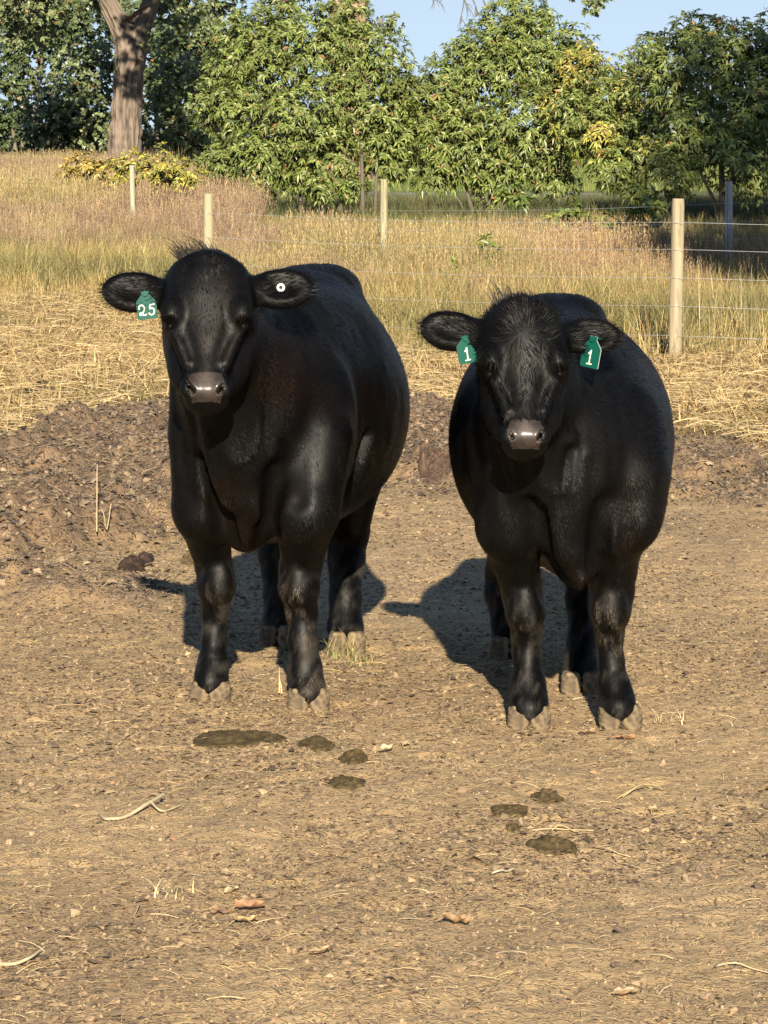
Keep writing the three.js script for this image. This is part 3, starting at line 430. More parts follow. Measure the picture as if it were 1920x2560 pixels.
const cowB = makeCow({
  label: 'shaggier black cow with green tags reading 1 in both ears', seed: 23, cell: 0.0055, hairs: 150000, shaggy: 1.7,
  origin: V(0.545, 0, -9.72), yaw: -0.035, withers: 1.16,
  trunk: trunkRows(0.93, -0.03, [[-1.44, 1.02, 0.80, 0.06], [-1.40, 1.09, 0.70, 0.14], [-1.3, 1.15, 0.60, 0.18], [-1.12, 1.19, 0.48, 0.215], [-0.9, 1.165, 0.42, 0.28], [-0.65, 1.165, 0.40, 0.335], [-0.4, 1.16, 0.41, 0.327], [-0.15, 1.15, 0.47, 0.28], [0.05, 1.12, 0.54, 0.24], [0.18, 1.03, 0.58, 0.18], [0.27, 0.92, 0.63, 0.12], [0.31, 0.84, 0.7, 0.05]]),
  poll: [1310, 772, 9.33], headYaw: 0.0, headRoll: 0.0, headPitch: 0.42, headScale: 0.92, headLength: 0.86,
  neckX: [-0.05, -0.06], dewlap: [-0.03, 0.54, 0.19],
  folds: [[[-0.01, 0.66, 0.14], [0.01, 0.47, 0.12], 0.1, 0.045, 0.045], [[0.0, 0.5, 0.1], [0.0, 0.49, -0.2], 0.06, 0.09, 0.07], [[0.03, 0.46, 0.17], [0.035, 0.415, 0.14], 0.035, 0.018, 0.035]],
  lumps: [[[-0.17, 0.76, 0.05], [0.095, 0.19, 0.12], 0.06], [[0.17, 0.76, 0.03], [0.1, 0.2, 0.13], 0.06], [[-0.18, 0.62, 0.12], [0.065, 0.085, 0.065], 0.06], [[0.18, 0.62, 0.12], [0.07, 0.095, 0.07], 0.06], [[-0.075, 0.6, 0.18], [0.05, 0.1, 0.05], 0.03], [[0.075, 0.59, 0.175], [0.055, 0.11, 0.055], 0.03], [[0.04, 1.12, -1.03], [0.065, 0.05, 0.13], 0.06], [[-0.1, 1.12, -1.03], [0.065, 0.05, 0.13], 0.06]],
  creases: [[[-0.11, 0.66, 0.24], [-0.08, 0.43, 0.15], 0.03, 0.045], [[0.08, 0.66, 0.24], [0.06, 0.43, 0.15], 0.028, 0.045], [[0.0, 0.82, 0.3], [-0.02, 0.55, 0.3], 0.014, 0.04], [[0.05, 0.78, 0.3], [0.03, 0.56, 0.3], 0.01, 0.04], [[-0.13, 0.6, 0.25], [-0.08, 0.46, 0.23], 0.02, 0.05], [[0.15, 0.66, 0.24], [0.14, 0.54, 0.23], 0.015, 0.05]],
  legs: [
    { joints: [[[-0.16, 0.74, 0.1], 0.1], [1268, 1320, 9.64, 0.077], [1305, 1480, 9.78, 0.056], [1314, 1530, 9.74, 0.053], [1316, 1590, 9.78, 0.039], [1318, 1640, 9.78, 0.036], [1320, 1710, 9.76, 0.046], [1322, 1752, 9.74, 0.049], [1322, 1775, 9.72, 0.053]], foot: [1322, 1802, 9.72, 0.0], bumps: [[1312, 1520, 9.7, [0.04, 0.06, 0.028]]] },
    { joints: [[[0.16, 0.74, 0.1], 0.105], [1538, 1320, 9.64, 0.082], [1528, 1480, 9.78, 0.06], [1524, 1530, 9.74, 0.055], [1524, 1590, 9.78, 0.042], [1528, 1650, 9.78, 0.038], [1536, 1715, 9.76, 0.046], [1544, 1752, 9.74, 0.05], [1546, 1772, 9.72, 0.054]], foot: [1548, 1800, 9.73, 0.06], bumps: [[1524, 1515, 9.7, [0.04, 0.06, 0.028]]] },
    { joints: [[[-0.11, 0.82, -1.02], 0.15], [[-0.14, 0.62, -0.92], 0.11], [1262, 1420, 11.2, 0.06], [1258, 1480, 11.18, 0.055], [1264, 1560, 11.12, 0.042], [1268, 1610, 11.08, 0.048], [1270, 1628, 11.04, 0.05]], foot: [1272, 1650, 11.02, 0.0] },
    { joints: [[[0.11, 0.82, -1.0], 0.15], [[0.11, 0.6, -0.86], 0.11], [1462, 1440, 10.6, 0.062], [1458, 1500, 10.56, 0.056], [1456, 1600, 10.46, 0.042], [1454, 1670, 10.38, 0.048], [1453, 1705, 10.34, 0.05]], foot: [1452, 1728, 10.32, 0.0] },
  ],
  ears: [{ side: -1, u: 0.06, rise: 0.2, fwd: 0.0, len: 0.185, high: 0.055 }, { side: 1, u: 0.05, rise: 0.02, fwd: -0.05, len: 0.175, high: 0.056 }],
  forelock: { count: 140, lean: -0.4, s: -0.02 },
});
// ---------------------------------------------------------------- grasses
const grassMat = mat([1, 1, 1], 0.75, { vertexColors: true });
function blade(s, x, z, h, lean, dir, w, cols, bend = 1, segs = 3) { let p = null; for (let i = 0; i <= segs; i++) { const t = i / segs, o = lean * Math.pow(t, 1 + bend), ww = w * (1 - t * 0.85), X = x + Math.cos(dir) * o * h, Z = z + Math.sin(dir) * o * h, Yy = h * t * (lean > 1.6 ? 1.6 * (1 - t) + 0.2 : 1 - 0.25 * lean * t), c = cols(t); const a = s.vert(X - Math.sin(dir) * ww, Yy, Z + Math.cos(dir) * ww, c), b = s.vert(X + Math.sin(dir) * ww, Yy, Z - Math.cos(dir) * ww, c); if (p) s.quad(p[0], a, b, p[1]); p = [a, b]; } return p; }
const K = (c, k) => [c[0] * k, c[1] * k, c[2] * k];
function strawTuft(seed) { const s = new Soup(), r = rng(seed); for (let i = 0; i < 20; i++) { const k = 0.7 + 0.6 * r(), dir = r() * 6.283, up = r() < 0.07; blade(s, (r() - 0.5) * 0.16, (r() - 0.5) * 0.16, up ? 0.08 + 0.14 * r() : 0.015 + 0.035 * r(), up ? 0.5 + r() : 2 + 3 * r(), dir, 0.0026 + 0.003 * r(), () => [k, k, k * (0.8 + 0.3 * r())], 0.6, 3); } return s.geometry(); }
function midTuft(seed) { const s = new Soup(), r = rng(seed); for (let i = 0; i < 26; i++) { const k = 0.65 + 0.6 * r(), g = r() < 0.4, dir = r() * 6.283; blade(s, (r() - 0.5) * 0.22, (r() - 0.5) * 0.22, 0.16 + 0.3 * r(), 0.2 + 0.7 * r(), dir, 0.003 + 0.002 * r(), () => g ? [k * 0.84, k * 0.94, k * 0.8] : [k, k, k], 1, 3); } return s.geometry(); }
function tallTuft(seed) { const s = new Soup(), r = rng(seed); for (let i = 0; i < 24; i++) { const k = 0.65 + 0.6 * r(), dir = r() * 6.283, stem = r() < 0.55, h = stem ? 0.6 + 0.4 * r() : 0.3 + 0.35 * r(), x = (r() - 0.5) * 0.26, z = (r() - 0.5) * 0.26, lean = 0.1 + 0.35 * r(); const e = blade(s, x, z, h, lean, dir, stem ? 0.0032 : 0.0045, () => [k, k, k], 1.2, 4);
    if (stem) { const ex = s.p[e[0] * 3], ey = s.p[e[0] * 3 + 1], ez = s.p[e[0] * 3 + 2]; for (let q = 0; q < 5; q++) { const a = r() * 6.283, y0 = ey - 0.05 * q, o = 0.011 + 0.006 * r(), kk = k * 1.05; const A = s.vert(ex, y0, ez, [kk, kk * 0.96, kk]), B = s.vert(ex + Math.cos(a) * o, y0 + 0.05, ez + Math.sin(a) * o, [kk, kk * 0.94, kk]), C = s.vert(ex + Math.cos(a) * o * 0.3, y0 + 0.055, ez + Math.sin(a) * o * 0.3, [kk, kk * 0.96, kk]); s.tri(A, B, C); } } }
  return s.geometry(); }
const GOLD = [[0.4, 0.28, 0.115], [0.46, 0.335, 0.15], [0.33, 0.225, 0.09], [0.36, 0.235, 0.1]], OLIVE = [[0.19, 0.158, 0.06], [0.25, 0.2, 0.08], [0.15, 0.13, 0.05], [0.29, 0.225, 0.1]], PINK = [[0.17, 0.115, 0.072], [0.2, 0.138, 0.082], [0.14, 0.088, 0.06], [0.22, 0.165, 0.088], [0.14, 0.11, 0.055], [0.29, 0.22, 0.12], [0.1, 0.068, 0.045]];
const fan = (d, extra) => 0.236 * d + extra;
for (const v of [0, 1, 2]) scatter('straw_stubble', 'flattened golden straw between the yard and the fence', strawTuft(90 + v), grassMat, 9000, 100 + v, (r) => { const d = lerp(16, 44, Math.pow(r(), 0.8)), x = (r() - 0.5) * fan(d, 2), z = -d, n = fbm2(x * 0.7, d * 0.5, 3, 111), b = bedding(x, d); if (b > 0.3 && r() > 0.02) return null; const dens = smooth(backEdge(x) - 1, backEdge(x) + 3.5, d + n * 2); if (r() > dens + 0.03 || r() < smooth(0.05, 0.5, fbm2(x * 1.3 + 30, d * 0.7, 3, 113)) * 0.75) return null; const s = 0.7 + 0.7 * r(); return { x, z, s, rx: (r() - 0.5) * 0.3, rz: (r() - 0.5) * 0.3, c: pick(r, r() < smooth(0.1, 0.5, n) * 0.5 + smooth(30, 40, d) * 0.25 ? OLIVE : [[0.42, 0.305, 0.135], [0.5, 0.375, 0.18], [0.33, 0.23, 0.1], [0.38, 0.25, 0.11], [0.25, 0.17, 0.08]]) }; });
const edgeMid = (x) => lerp(36, 27.6, smooth(-2.5, 0.3, x)) + 1.2 * noise2(x * 1.3, 2, 5);
const edgeTall = (x) => lerp(43, 30.5, smooth(-3.5, 0, x)) + 2 * noise2(x * 0.9, 7, 6);
for (const v of [0, 1]) scatter('meadow_grass', 'knee-high olive and yellow grass along the fence', midTuft(120 + v), grassMat, 8000, 130 + v, (r) => { const d = lerp(25.5, 56, r()), x = (r() - 0.5) * fan(d, 3), z = -d; if (d + r() * r() * 6 - 2 < edgeMid(x) || (d > 31.5 && r() < 0.8 * smooth(0.07, 0.098, x / d + 0.008 * noise2(d * 0.5, x * 2, 8)))) return null; const n = fbm2(x * 0.6, d * 0.4, 3, 141); const s = 0.75 + 0.5 * r(); return { x, z, s, c: pick(r, n > 0.0 ? OLIVE : r() < 0.6 ? GOLD : OLIVE) }; });
for (const v of [0, 1, 2]) scatter('tall_grass', 'waist-high rusty pink seeding grass behind the fence', tallTuft(150 + v), grassMat, 8500, 160 + v, (r) => { const d = lerp(28, 99, Math.pow(r(), 0.95)), x = (r() - 0.5) * fan(d, 5), z = -d; const px = 960 + x / d * FPX; if (d < edgeTall(x) || d > lerp(97, 39, smooth(330, 700, px + 90 * noise2(d * 0.12, x * 0.3, 9))) + r() * 4 || (d > 31 && r() < 0.85 * smooth(1560, 1780, px + 70 * noise2(d * 0.5, x * 2, 8)))) return null; const sp = smooth(0, 6, d - edgeTall(x)); if (r() > 0.35 + 0.65 * sp) return null; const n = fbm2(x * 0.35, d * 0.16, 3, 171); const s = (0.75 + 0.4 * r()) * (0.85 + 0.25 * n) * lerp(1, 0.78, smooth(600, 1100, px)) * lerp(0.5, 1, smooth(0, x > -1 ? 9 : 16, d - edgeTall(x))); return { x, z, s, rx: (r() - 0.5) * 0.2, c: pick(r, n > 0.18 ? OLIVE : r() < (x > 0 && d < 40 ? 0.5 : 0.15) ? [[0.27, 0.19, 0.09], [0.32, 0.225, 0.1]] : PINK) }; });
scatter('loose_straw', 'long pale straws lying loose on the stubble', stalkGeo, litterMat, 9000, 104, (r) => { const d = lerp(17, 36, r()), x = (r() - 0.5) * fan(d, 1), z = -d; if (bedding(x, d) > 0.3) return null; const s = 0.12 + 0.25 * r(); return { x, z, y: ground(x, z) + 0.03 + 0.03 * r(), s, sy: s * 1.3, sz: s * (0.6 + 0.8 * r()), rx: (r() - 0.5) * 0.4, rz: (r() - 0.5) * 0.5, c: pick(r, [[0.48, 0.365, 0.19], [0.42, 0.31, 0.15], [0.34, 0.24, 0.11]]) }; });
// undergrowth below the young trees, and the gravel lane beyond them
for (const v of [0, 1]) scatter('undergrowth', 'rank green grass and weeds under the young trees', midTuft(180 + v), grassMat, 5000, 190 + v, (r) => { const d = lerp(60, 84, r()), x = lerp(-5, 13, r()), z = -d; const s = (0.8 + 0.8 * r()) * lerp(1, 0.6, smooth(60, 70, d)); return { x, z, s, c: pick(r, [[0.075, 0.095, 0.03], [0.1, 0.11, 0.04], [0.17, 0.14, 0.065], [0.07, 0.08, 0.03]]) }; });
scatter('verge_grass', 'short sunlit green grass beyond the gravel lane', midTuft(185), grassMat, 5000, 195, (r) => { const d = lerp(98, 150, r()), x = lerp(-8, 20, r()), z = -d; const s = 0.8 + 0.8 * r(); return { x, z, s, c: pick(r, [[0.15, 0.18, 0.05], [0.2, 0.21, 0.06], [0.12, 0.15, 0.04]]) }; });
{
  const s = new Soup(), rows = 10; let prev = null;
  for (let x = -14; x <= 70; x += 0.5) { const row = []; for (let k = 0; k <= rows; k++) { const d = 87 + 9 * k / rows + 0.25 * noise2(x * 0.5, k, 4), n = 0.85 + 0.3 * fbm2(x * 1.1, d * 1.3, 3, 9); row.push(s.vert(x, ground(x, -d) + 0.03 - (k === 0 || k === rows ? 0.05 : 0), -d, [0.27 * n, 0.25 * n, 0.22 * n])); } if (prev) for (let k = 0; k < rows; k++) s.quad(prev[k], row[k], row[k + 1], prev[k + 1]); prev = row; }
  tag(mesh('gravel_lane', s.geometry(), mat([1, 1, 1], 0.95, { vertexColors: true })), 'pale gravel lane running behind the young trees', null, null, 'structure');
}
// ---------------------------------------------------------------- trees and shrubs
const leafMat = gloss(0.42, 0.85, { vertexColors: true }), barkMat = mat([1, 1, 1], 0.92, { vertexColors: true });
const _x = V(), _y = V();
function leaf(s, p, dir, nrm, len, wid, c, droop) {
  _x.crossVectors(dir, nrm).normalize(); _y.crossVectors(_x, dir).normalize();
  const pt = (t, side, fold) => { const g = droop * t * t * len; return s.vert(p.x + dir.x * len * t + _x.x * side * wid + _y.x * fold * wid, p.y + dir.y * len * t + _x.y * side * wid + _y.y * fold * wid - g, p.z + dir.z * len * t + _x.z * side * wid + _y.z * fold * wid, c); };
  const b = pt(0, 0, 0), l = pt(0.42, -0.5, 0.16), m = pt(0.45, 0, -0.05), r = pt(0.42, 0.5, 0.16), t = pt(1, 0, 0);
  s.tri(b, m, l); s.tri(b, r, m); s.tri(l, m, t); s.tri(m, r, t);
}
function smallLeaf(s, p, dir, nrm, len, wid, c) { _x.crossVectors(dir, nrm).normalize(); const q = (t, side, f) => s.vert(p.x + dir.x * len * t + _x.x * side * wid + nrm.x * f * wid, p.y + dir.y * len * t + _x.y * side * wid + nrm.y * f * wid, p.z + dir.z * len * t + _x.z * side * wid + nrm.z * f * wid, c); const a = q(0, 0, 0), l = q(0.5, -0.5, 0.15), r = q(0.5, 0.5, 0.15), t = q(1, 0, -0.1); s.tri(a, r, l); s.tri(l, r, t); }
const unit = (r) => { const z = r() * 2 - 1, a = r() * 6.283, k = Math.sqrt(1 - z * z); return V(k * Math.cos(a), z, k * Math.sin(a)); };
// lobes: [px, py, radius px, distance]; leaves gather in clusters at shoot ends near each lobe's skin
function crown(lobes, o, seed) {
  const s = new Soup(), r = rng(seed), pal = o.colours, ends = [];
  for (const [px, py, rp, d, yel] of lobes) {
    const c = at(px, py, d), R = rp * d / FPX, n = Math.round(o.density * R * R * 4 * Math.PI);
    for (let k = 0; k < n; k++) {
      const v = unit(r), q = r() < 0.68 ? 0.75 + 0.35 * r() : 0.15 + 0.6 * r(), bump = 1 + 0.28 * noise3(v.x * 2.3 + px, v.y * 2.3, v.z * 2.3, seed), p = V(c.x + v.x * R * q * bump, c.y + v.y * R * q * bump * (o.flat ?? 0.9), c.z + v.z * R * q * bump * (o.deep ?? 0.95));
      if (p.y < ground(p.x, p.z) + (o.floor ?? 0.25)) continue;
      const shoot = v.clone().multiplyScalar(0.8).add(V((r() - 0.5) * 0.9, 0.25 + (r() - 0.5) * 0.7, (r() - 0.5) * 0.9)).normalize(), tone = 0.75 + 0.5 * r(); ends.push([p, c]);
      const yellow = yel ? smooth(-0.15, 0.45, noise3(p.x * 1.6, p.y * 1.6, p.z * 1.6, 5) + yel - 0.62) : 0;
      const m = o.leaves;
      for (let i = 0; i < m; i++) {
        const a = i / m * 6.283 * 2.4 + r(), out = unit(r); _x.crossVectors(shoot, V(0.01, 1, 0.02)).normalize(); _y.crossVectors(_x, shoot);
        const dir = shoot.clone().multiplyScalar(0.35 + 0.4 * r()).addScaledVector(_x, Math.cos(a)).addScaledVector(_y, Math.sin(a) * 0.7).addScaledVector(out, 0.25).addScaledVector(V(0, -1, 0), o.hang ?? 0.2).normalize();
        const base = p.clone().addScaledVector(shoot, -o.len * 0.5 * r()), up = V((r() - 0.5) * 1.1 + v.x * 0.7, 0.6, (r() - 0.5) * 1.1 + v.z * 0.9).normalize(), L = o.len * (0.65 + 0.6 * r());
        let c0 = pal[Math.floor(r() * pal.length)]; if (r() < yellow) c0 = r() < 0.85 ? [0.27, 0.25, 0.05] : [0.24, 0.15, 0.06]; else if (r() < (o.brown ?? 0.012)) c0 = [0.22, 0.1, 0.04];
        const k2 = tone * (0.8 + 0.4 * r()), col = [c0[0] * k2, c0[1] * k2, c0[2] * k2];
        if (o.big) leaf(s, base, dir, up, L, L * o.slim, col, 0.15 + 0.35 * r()); else smallLeaf(s, base, dir, up, L, L * o.slim, col);
      }
    }
  }
  return [s.geometry(), ends];
}
const bark = (c, seed) => (u, w, p) => { const k = 0.7 + 0.6 * clamp(0.5 + fbm2(w * 2.6 + Math.sin(p.y * 0.8), p.y * 1.3, 3, seed)); return [c[0] * k, c[1] * k, c[2] * k]; };
// old trunk with deep, forking bark ridges
function trunk(soup, pts, sides, tone, seed) {
  const curve = new THREE.CatmullRomCurve3(pts.map((p) => p[0])), n = (pts.length - 1) * 22, len = curve.getLength(), rings = [];
  for (let k = 0; k <= n; k++) { const u = k / n, f = u * (pts.length - 1), a = Math.min(pts.length - 2, Math.floor(f)), r = lerp(pts[a][1], pts[a + 1][1], f - a), p = curve.getPoint(u), ring = [];
    for (let q = 0; q < sides; q++) { const w = q / sides * Math.PI * 2, y = p.y, ww = w + 0.12 * fbm2(y * 1.1, w * 0.6, 2, seed), cw = Math.cos(ww), sw = Math.sin(ww), ridge = Math.abs(noise3(cw * 5.5, sw * 5.5, y * 1.7, seed)) + 0.6 * Math.abs(noise3(cw * 11, sw * 11, y * 4.2, seed + 2)), lump = noise3(cw * 1.4, sw * 1.4, y * 0.6, seed + 5), rr = r * (1 + 0.12 * lump + 0.24 * ridge - 0.1), g = clamp(0.4 + 1.3 * ridge + 0.5 * fbm2(w * 5, y * 3, 3, seed + 7), 0.35, 1.5); ring.push(soup.vert(p.x + Math.cos(w) * rr, y + 0.02 * noise2(w * 8, y * 3), p.z + Math.sin(w) * rr, [tone[0] * g, tone[1] * g, tone[2] * g])); }
    rings.push(ring); }
  for (let k = 0; k < n; k++) for (let q = 0; q < sides; q++) { const r = (q + 1) % sides; soup.quad(rings[k][q], rings[k + 1][q], rings[k + 1][r], rings[k][r]); }
}
function tree(name, label, o) {
  const t = thing(name, label, o.category ?? 'tree', o.group), r = rng(o.seed), [g, ends] = crown(o.lobes, o, o.seed), base = V(o.base[0], ground(o.base[0], o.base[1]), o.base[1]);
  t.position.copy(base); const inv = new THREE.Matrix4().makeTranslation(-base.x, -base.y, -base.z); g.applyMatrix4(inv);
  tag(mesh(o.leafName ?? 'crown', g, leafMat, t), null, null, null, 'stuff');
  for (const st of o.stems) { const s = new Soup(); if (o.sides > 12) trunk(s, st, o.sides * 3, o.bark, o.seed); else limb(s, st, o.sides ?? 8, bark(o.bark, o.seed), o.rough ?? 0.12, o.seed); const q = s.geometry(); q.applyMatrix4(inv); mesh('trunk', q, barkMat, t); }
  if (o.twigs) { const s = new Soup(); for (let k = 0; k < o.twigs && ends.length; k++) { const [p, c] = ends[Math.floor(r() * ends.length)], m = p.clone().lerp(c, 0.5).add(V(0, -0.05, 0)); limb(s, [[c, 0.018], [m, 0.011], [p, 0.004]], 5, bark(o.bark, 3)); } const q = s.geometry(); q.applyMatrix4(inv); tag(mesh('branches', q, barkMat, t), null, null, null, 'stuff'); }
  return t;
}
const CHEST = [[0.112, 0.15, 0.034], [0.138, 0.17, 0.042], [0.088, 0.124, 0.031], [0.178, 0.2, 0.06], [0.118, 0.148, 0.032], [0.15, 0.165, 0.052]], chest = { colours: CHEST, density: 40, leaves: 9, len: 0.128, slim: 0.3, big: true, hang: 0.35, bark: [0.085, 0.068, 0.05], twigs: 60, group: 'young trees in a row behind the fence' };
const stem = (px, py, d, qx, qy, dq, r0 = 0.04) => { const a = at(px, py, d); a.y = ground(a.x, a.z) - 0.03; const b = at(qx, qy, dq), m = a.clone().lerp(b, 0.45); m.x += (a.x - b.x) * 0.12; m.y += 0.1; return [[a, r0], [m, r0 * 0.7], [b, r0 * 0.25]]; };
const foot = (px, d) => [(px - 960) / FPX * d, -d];
tree('chestnut_tree', 'broad young tree of narrow leaves nearest the thick tree trunk', { ...chest, seed: 301, base: foot(790, 62),
  lobes: [[650, 150, 130, 62.2], [800, 125, 130, 62.5], [930, 160, 105, 62], [580, 270, 85, 61.6], [740, 290, 140, 61.5], [915, 290, 125, 61.8], [650, 385, 95, 61.4], [805, 395, 105, 61.3], [955, 375, 70, 61.6], [690, 65, 90, 62.8], [860, 55, 85, 62.6], [560, 180, 60, 62], [880, 462, 48, 60.9], [800, 470, 40, 60.8], [650, 480, 40, 61], [720, 440, 55, 61.4], [985, 260, 60, 62], [1010, 205, 45, 62.3], [1000, 350, 65, 61.8], [980, 420, 50, 61.6], [600, 100, 70, 62.4], [530, 260, 55, 61.8], [545, 400, 55, 61.4]],
  stems: [stem(622, 540, 62, 590, 330, 62), stem(695, 545, 61.6, 650, 280, 61.8), stem(752, 560, 61.2, 745, 250, 61.8, 0.05), stem(785, 560, 61.4, 830, 260, 62), stem(851, 570, 61, 845, 150, 62.3, 0.05), stem(908, 600, 60.5, 900, 300, 61.5, 0.05), stem(937, 600, 60.8, 950, 260, 62)] });
tree('chestnut_tree', 'tall peaked young tree of narrow leaves between two lower crowns', { ...chest, seed: 302, base: foot(1200, 63),
  lobes: [[1085, 280, 115, 63], [1200, 195, 130, 63.3], [1310, 130, 115, 63.2], [1290, 45, 80, 63.6], [1390, 200, 110, 63], [1050, 345, 85, 62.6], [1180, 350, 120, 62.4], [1330, 330, 130, 62.4], [1100, 425, 70, 62.2], [1250, 440, 80, 62.2], [1240, 110, 80, 63.5], [1010, 300, 50, 62.8], [1160, 130, 50, 63.4], [1345, 60, 55, 63.6], [1030, 260, 65, 63], [1120, 205, 70, 63.2], [1420, 120, 70, 63.2], [1440, 330, 80, 62.6], [1380, 430, 65, 62.2]],
  stems: [stem(1190, 560, 62.2, 1090, 330, 62.8, 0.05), stem(1200, 560, 62, 1200, 250, 63, 0.05), stem(1215, 562, 62, 1300, 200, 63, 0.05), stem(1225, 560, 62.3, 1390, 250, 63), stem(1180, 558, 62.1, 1040, 400, 62.5, 0.03), stem(1240, 560, 62, 1330, 380, 62.4, 0.03)] });
tree('chestnut_tree', 'young tree with yellowing leaves beside the shaded tree', { ...chest, seed: 303, base: foot(1604, 60.5),
  lobes: [[1500, 215, 85, 61.8, 0.75], [1560, 270, 100, 61.2, 0.55], [1500, 340, 90, 60.8, 0.35], [1610, 370, 85, 60.6, 0.55], [1540, 430, 70, 60.4, 0.25], [1450, 170, 70, 62.2, 0.7], [1430, 280, 80, 61.6, 0.5], [1640, 260, 80, 61.6, 0.2], [1590, 180, 60, 62.2, 0.35]],
  stems: [stem(1604, 575, 60.3, 1560, 300, 61, 0.045), stem(1612, 575, 60.4, 1620, 330, 61), stem(1598, 572, 60.4, 1500, 330, 61)] });
tree('chestnut_tree', 'dark shaded young tree over the grey fence post', { ...chest, seed: 304, base: foot(1810, 58),
  lobes: [[1700, 190, 115, 59.5], [1820, 170, 125, 59], [1890, 270, 130, 58.5], [1740, 330, 115, 58.4], [1860, 410, 105, 58], [1690, 430, 75, 58.2], [1780, 100, 80, 59.4], [1900, 110, 80, 59], [1640, 130, 60, 60], [1720, 75, 50, 59.8], [1960, 190, 110, 59], [1600, 480, 40, 58.4]],
  stems: [stem(1808, 600, 57.6, 1800, 240, 59, 0.07), stem(1812, 596, 57.8, 1890, 300, 58.6, 0.05), stem(1806, 596, 57.8, 1700, 360, 58.4, 0.045)] });
// big old tree at the pasture edge
const OLD = [[0.115, 0.142, 0.06], [0.132, 0.158, 0.067], [0.092, 0.118, 0.052], [0.16, 0.178, 0.078]], old = { density: 16, leaves: 12, len: 0.15, slim: 0.5, hang: 0.3, colours: OLD, bark: [0.125, 0.096, 0.072], floor: 0.2 };
const P = at, D = 90;
{
  const g0 = P(308, 430, D); g0.y = ground(g0.x, g0.z) - 0.1;
  const t = tree('old_tree', 'old tree with a thick pale forked trunk at the pasture edge', { ...old, seed: 311, sides: 28, rough: 0.16, base: [g0.x, g0.z],
    lobes: [[110, -20, 110, 89], [250, -60, 110, 94], [440, -30, 95, 91], [490, 60, 55, 89], [560, -50, 100, 90], [40, 40, 100, 90.5], [410, 110, 45, 89], [340, -250, 60, 80], [370, -340, 70, 80], [330, -430, 80, 80], [410, -430, 70, 79], [290, -340, 60, 79], [360, -520, 80, 80]],
    stems: [[[g0, 0.5], [P(312, 380, D), 0.38], [P(316, 290, D), 0.36], [P(322, 200, D), 0.39], [P(326, 125, D), 0.42], [P(308, 75, D), 0.34], [P(275, 15, D), 0.26], [P(245, -60, D), 0.22], [P(230, -200, D), 0.12]], [[P(335, 140, D), 0.28], [P(352, 75, D), 0.27], [P(374, 10, D), 0.23], [P(400, -80, D), 0.17], [P(430, -220, D), 0.09]], [[P(300, 60, D), 0.12], [P(360, 20, D - 1), 0.08], [P(420, -20, D - 1.5), 0.04]]], twigs: 30 });
}
const thicket = { ...old, density: 18, leaves: 12, category: 'shrub', group: 'shrubs and small trees behind the old trunk', twigs: 12, sides: 6 };
const clump = (label, seed, d, lobes, colours, name = 'woodland_shrub') => { const [px, , ] = lobes[0], b = foot(px, d); const lo = lobes.map((l) => [l[0], l[1], l[2], d + (rng(seed + l[0])() - 0.5) * 2]); const st = lo.slice(0, 3).map((l) => { const a = V(b[0] + (l[0] - px) * 0.003, ground(b[0], b[1]) - 0.05, b[1]); return [[a, 0.09], [a.clone().lerp(P(l[0], l[1], l[3]), 0.5), 0.06], [P(l[0], l[1], l[3]), 0.02]]; }); return tree(name, label, { ...thicket, seed, base: b, lobes: lo, stems: st, colours: colours ?? OLD }); };
clump('rounded grey-green shrub close against the old trunk', 321, 97, [[200, 230, 110], [130, 280, 90], [250, 320, 80], [180, 340, 70], [90, 350, 60], [230, 150, 80]]);
clump('dark tall tree filling the corner beyond the shrub', 322, 108, [[60, 100, 130], [20, 220, 90], [120, 20, 110], [200, 60, 100], [10, 320, 60], [-20, 20, 110]], [[0.07, 0.095, 0.036], [0.085, 0.112, 0.042], [0.055, 0.078, 0.032]]);
clump('green shrub between the old trunk and the young trees', 323, 96, [[430, 300, 90], [500, 360, 75], [400, 380, 60], [540, 400, 60], [460, 200, 90]]);
clump('dark tree rising behind the forked trunk', 324, 106, [[420, 120, 120], [520, 90, 110], [380, 220, 90], [500, 220, 110], [580, 180, 90], [350, 40, 90]], [[0.075, 0.102, 0.038], [0.092, 0.12, 0.045], [0.06, 0.085, 0.034]]);
clump('low dense hedge at the far end of the pasture under the dark corner tree', 330, 118, [[60, 330, 70], [-20, 330, 70], [150, 335, 65], [230, 330, 60]], [[0.045, 0.06, 0.026], [0.06, 0.078, 0.03]]);
clump('low dense hedge at the far end of the pasture behind the green shrub', 331, 118, [[420, 345, 65], [330, 340, 60], [510, 345, 65], [590, 350, 65]], [[0.045, 0.06, 0.026], [0.06, 0.078, 0.03]]);
clump('dark hedge shrub across the lane behind the tallest young tree', 326, 150, [[1100, 385, 80], [1000, 400, 60], [1220, 380, 85], [1160, 320, 80], [1050, 330, 60]], [[0.05, 0.065, 0.025], [0.06, 0.075, 0.03]]);
clump('dark hedge shrub across the lane behind the yellowing tree', 327, 150, [[1480, 385, 85], [1380, 385, 80], [1600, 380, 85], [1540, 310, 80], [1420, 310, 80]], [[0.05, 0.065, 0.025], [0.06, 0.075, 0.03]]);
clump('dark hedge shrub across the lane behind the broad young tree', 328, 152, [[760, 390, 85], [880, 395, 70], [660, 385, 80], [820, 310, 80], [700, 300, 80], [930, 320, 60]], [[0.05, 0.065, 0.025], [0.06, 0.075, 0.03]]);
clump('dark hedge shrub across the lane behind the shaded tree', 329, 150, [[1780, 380, 90], [1700, 385, 80], [1900, 380, 85], [1840, 310, 80], [1720, 310, 70], [1930, 300, 70]], [[0.05, 0.065, 0.025], [0.06, 0.075, 0.03]]);
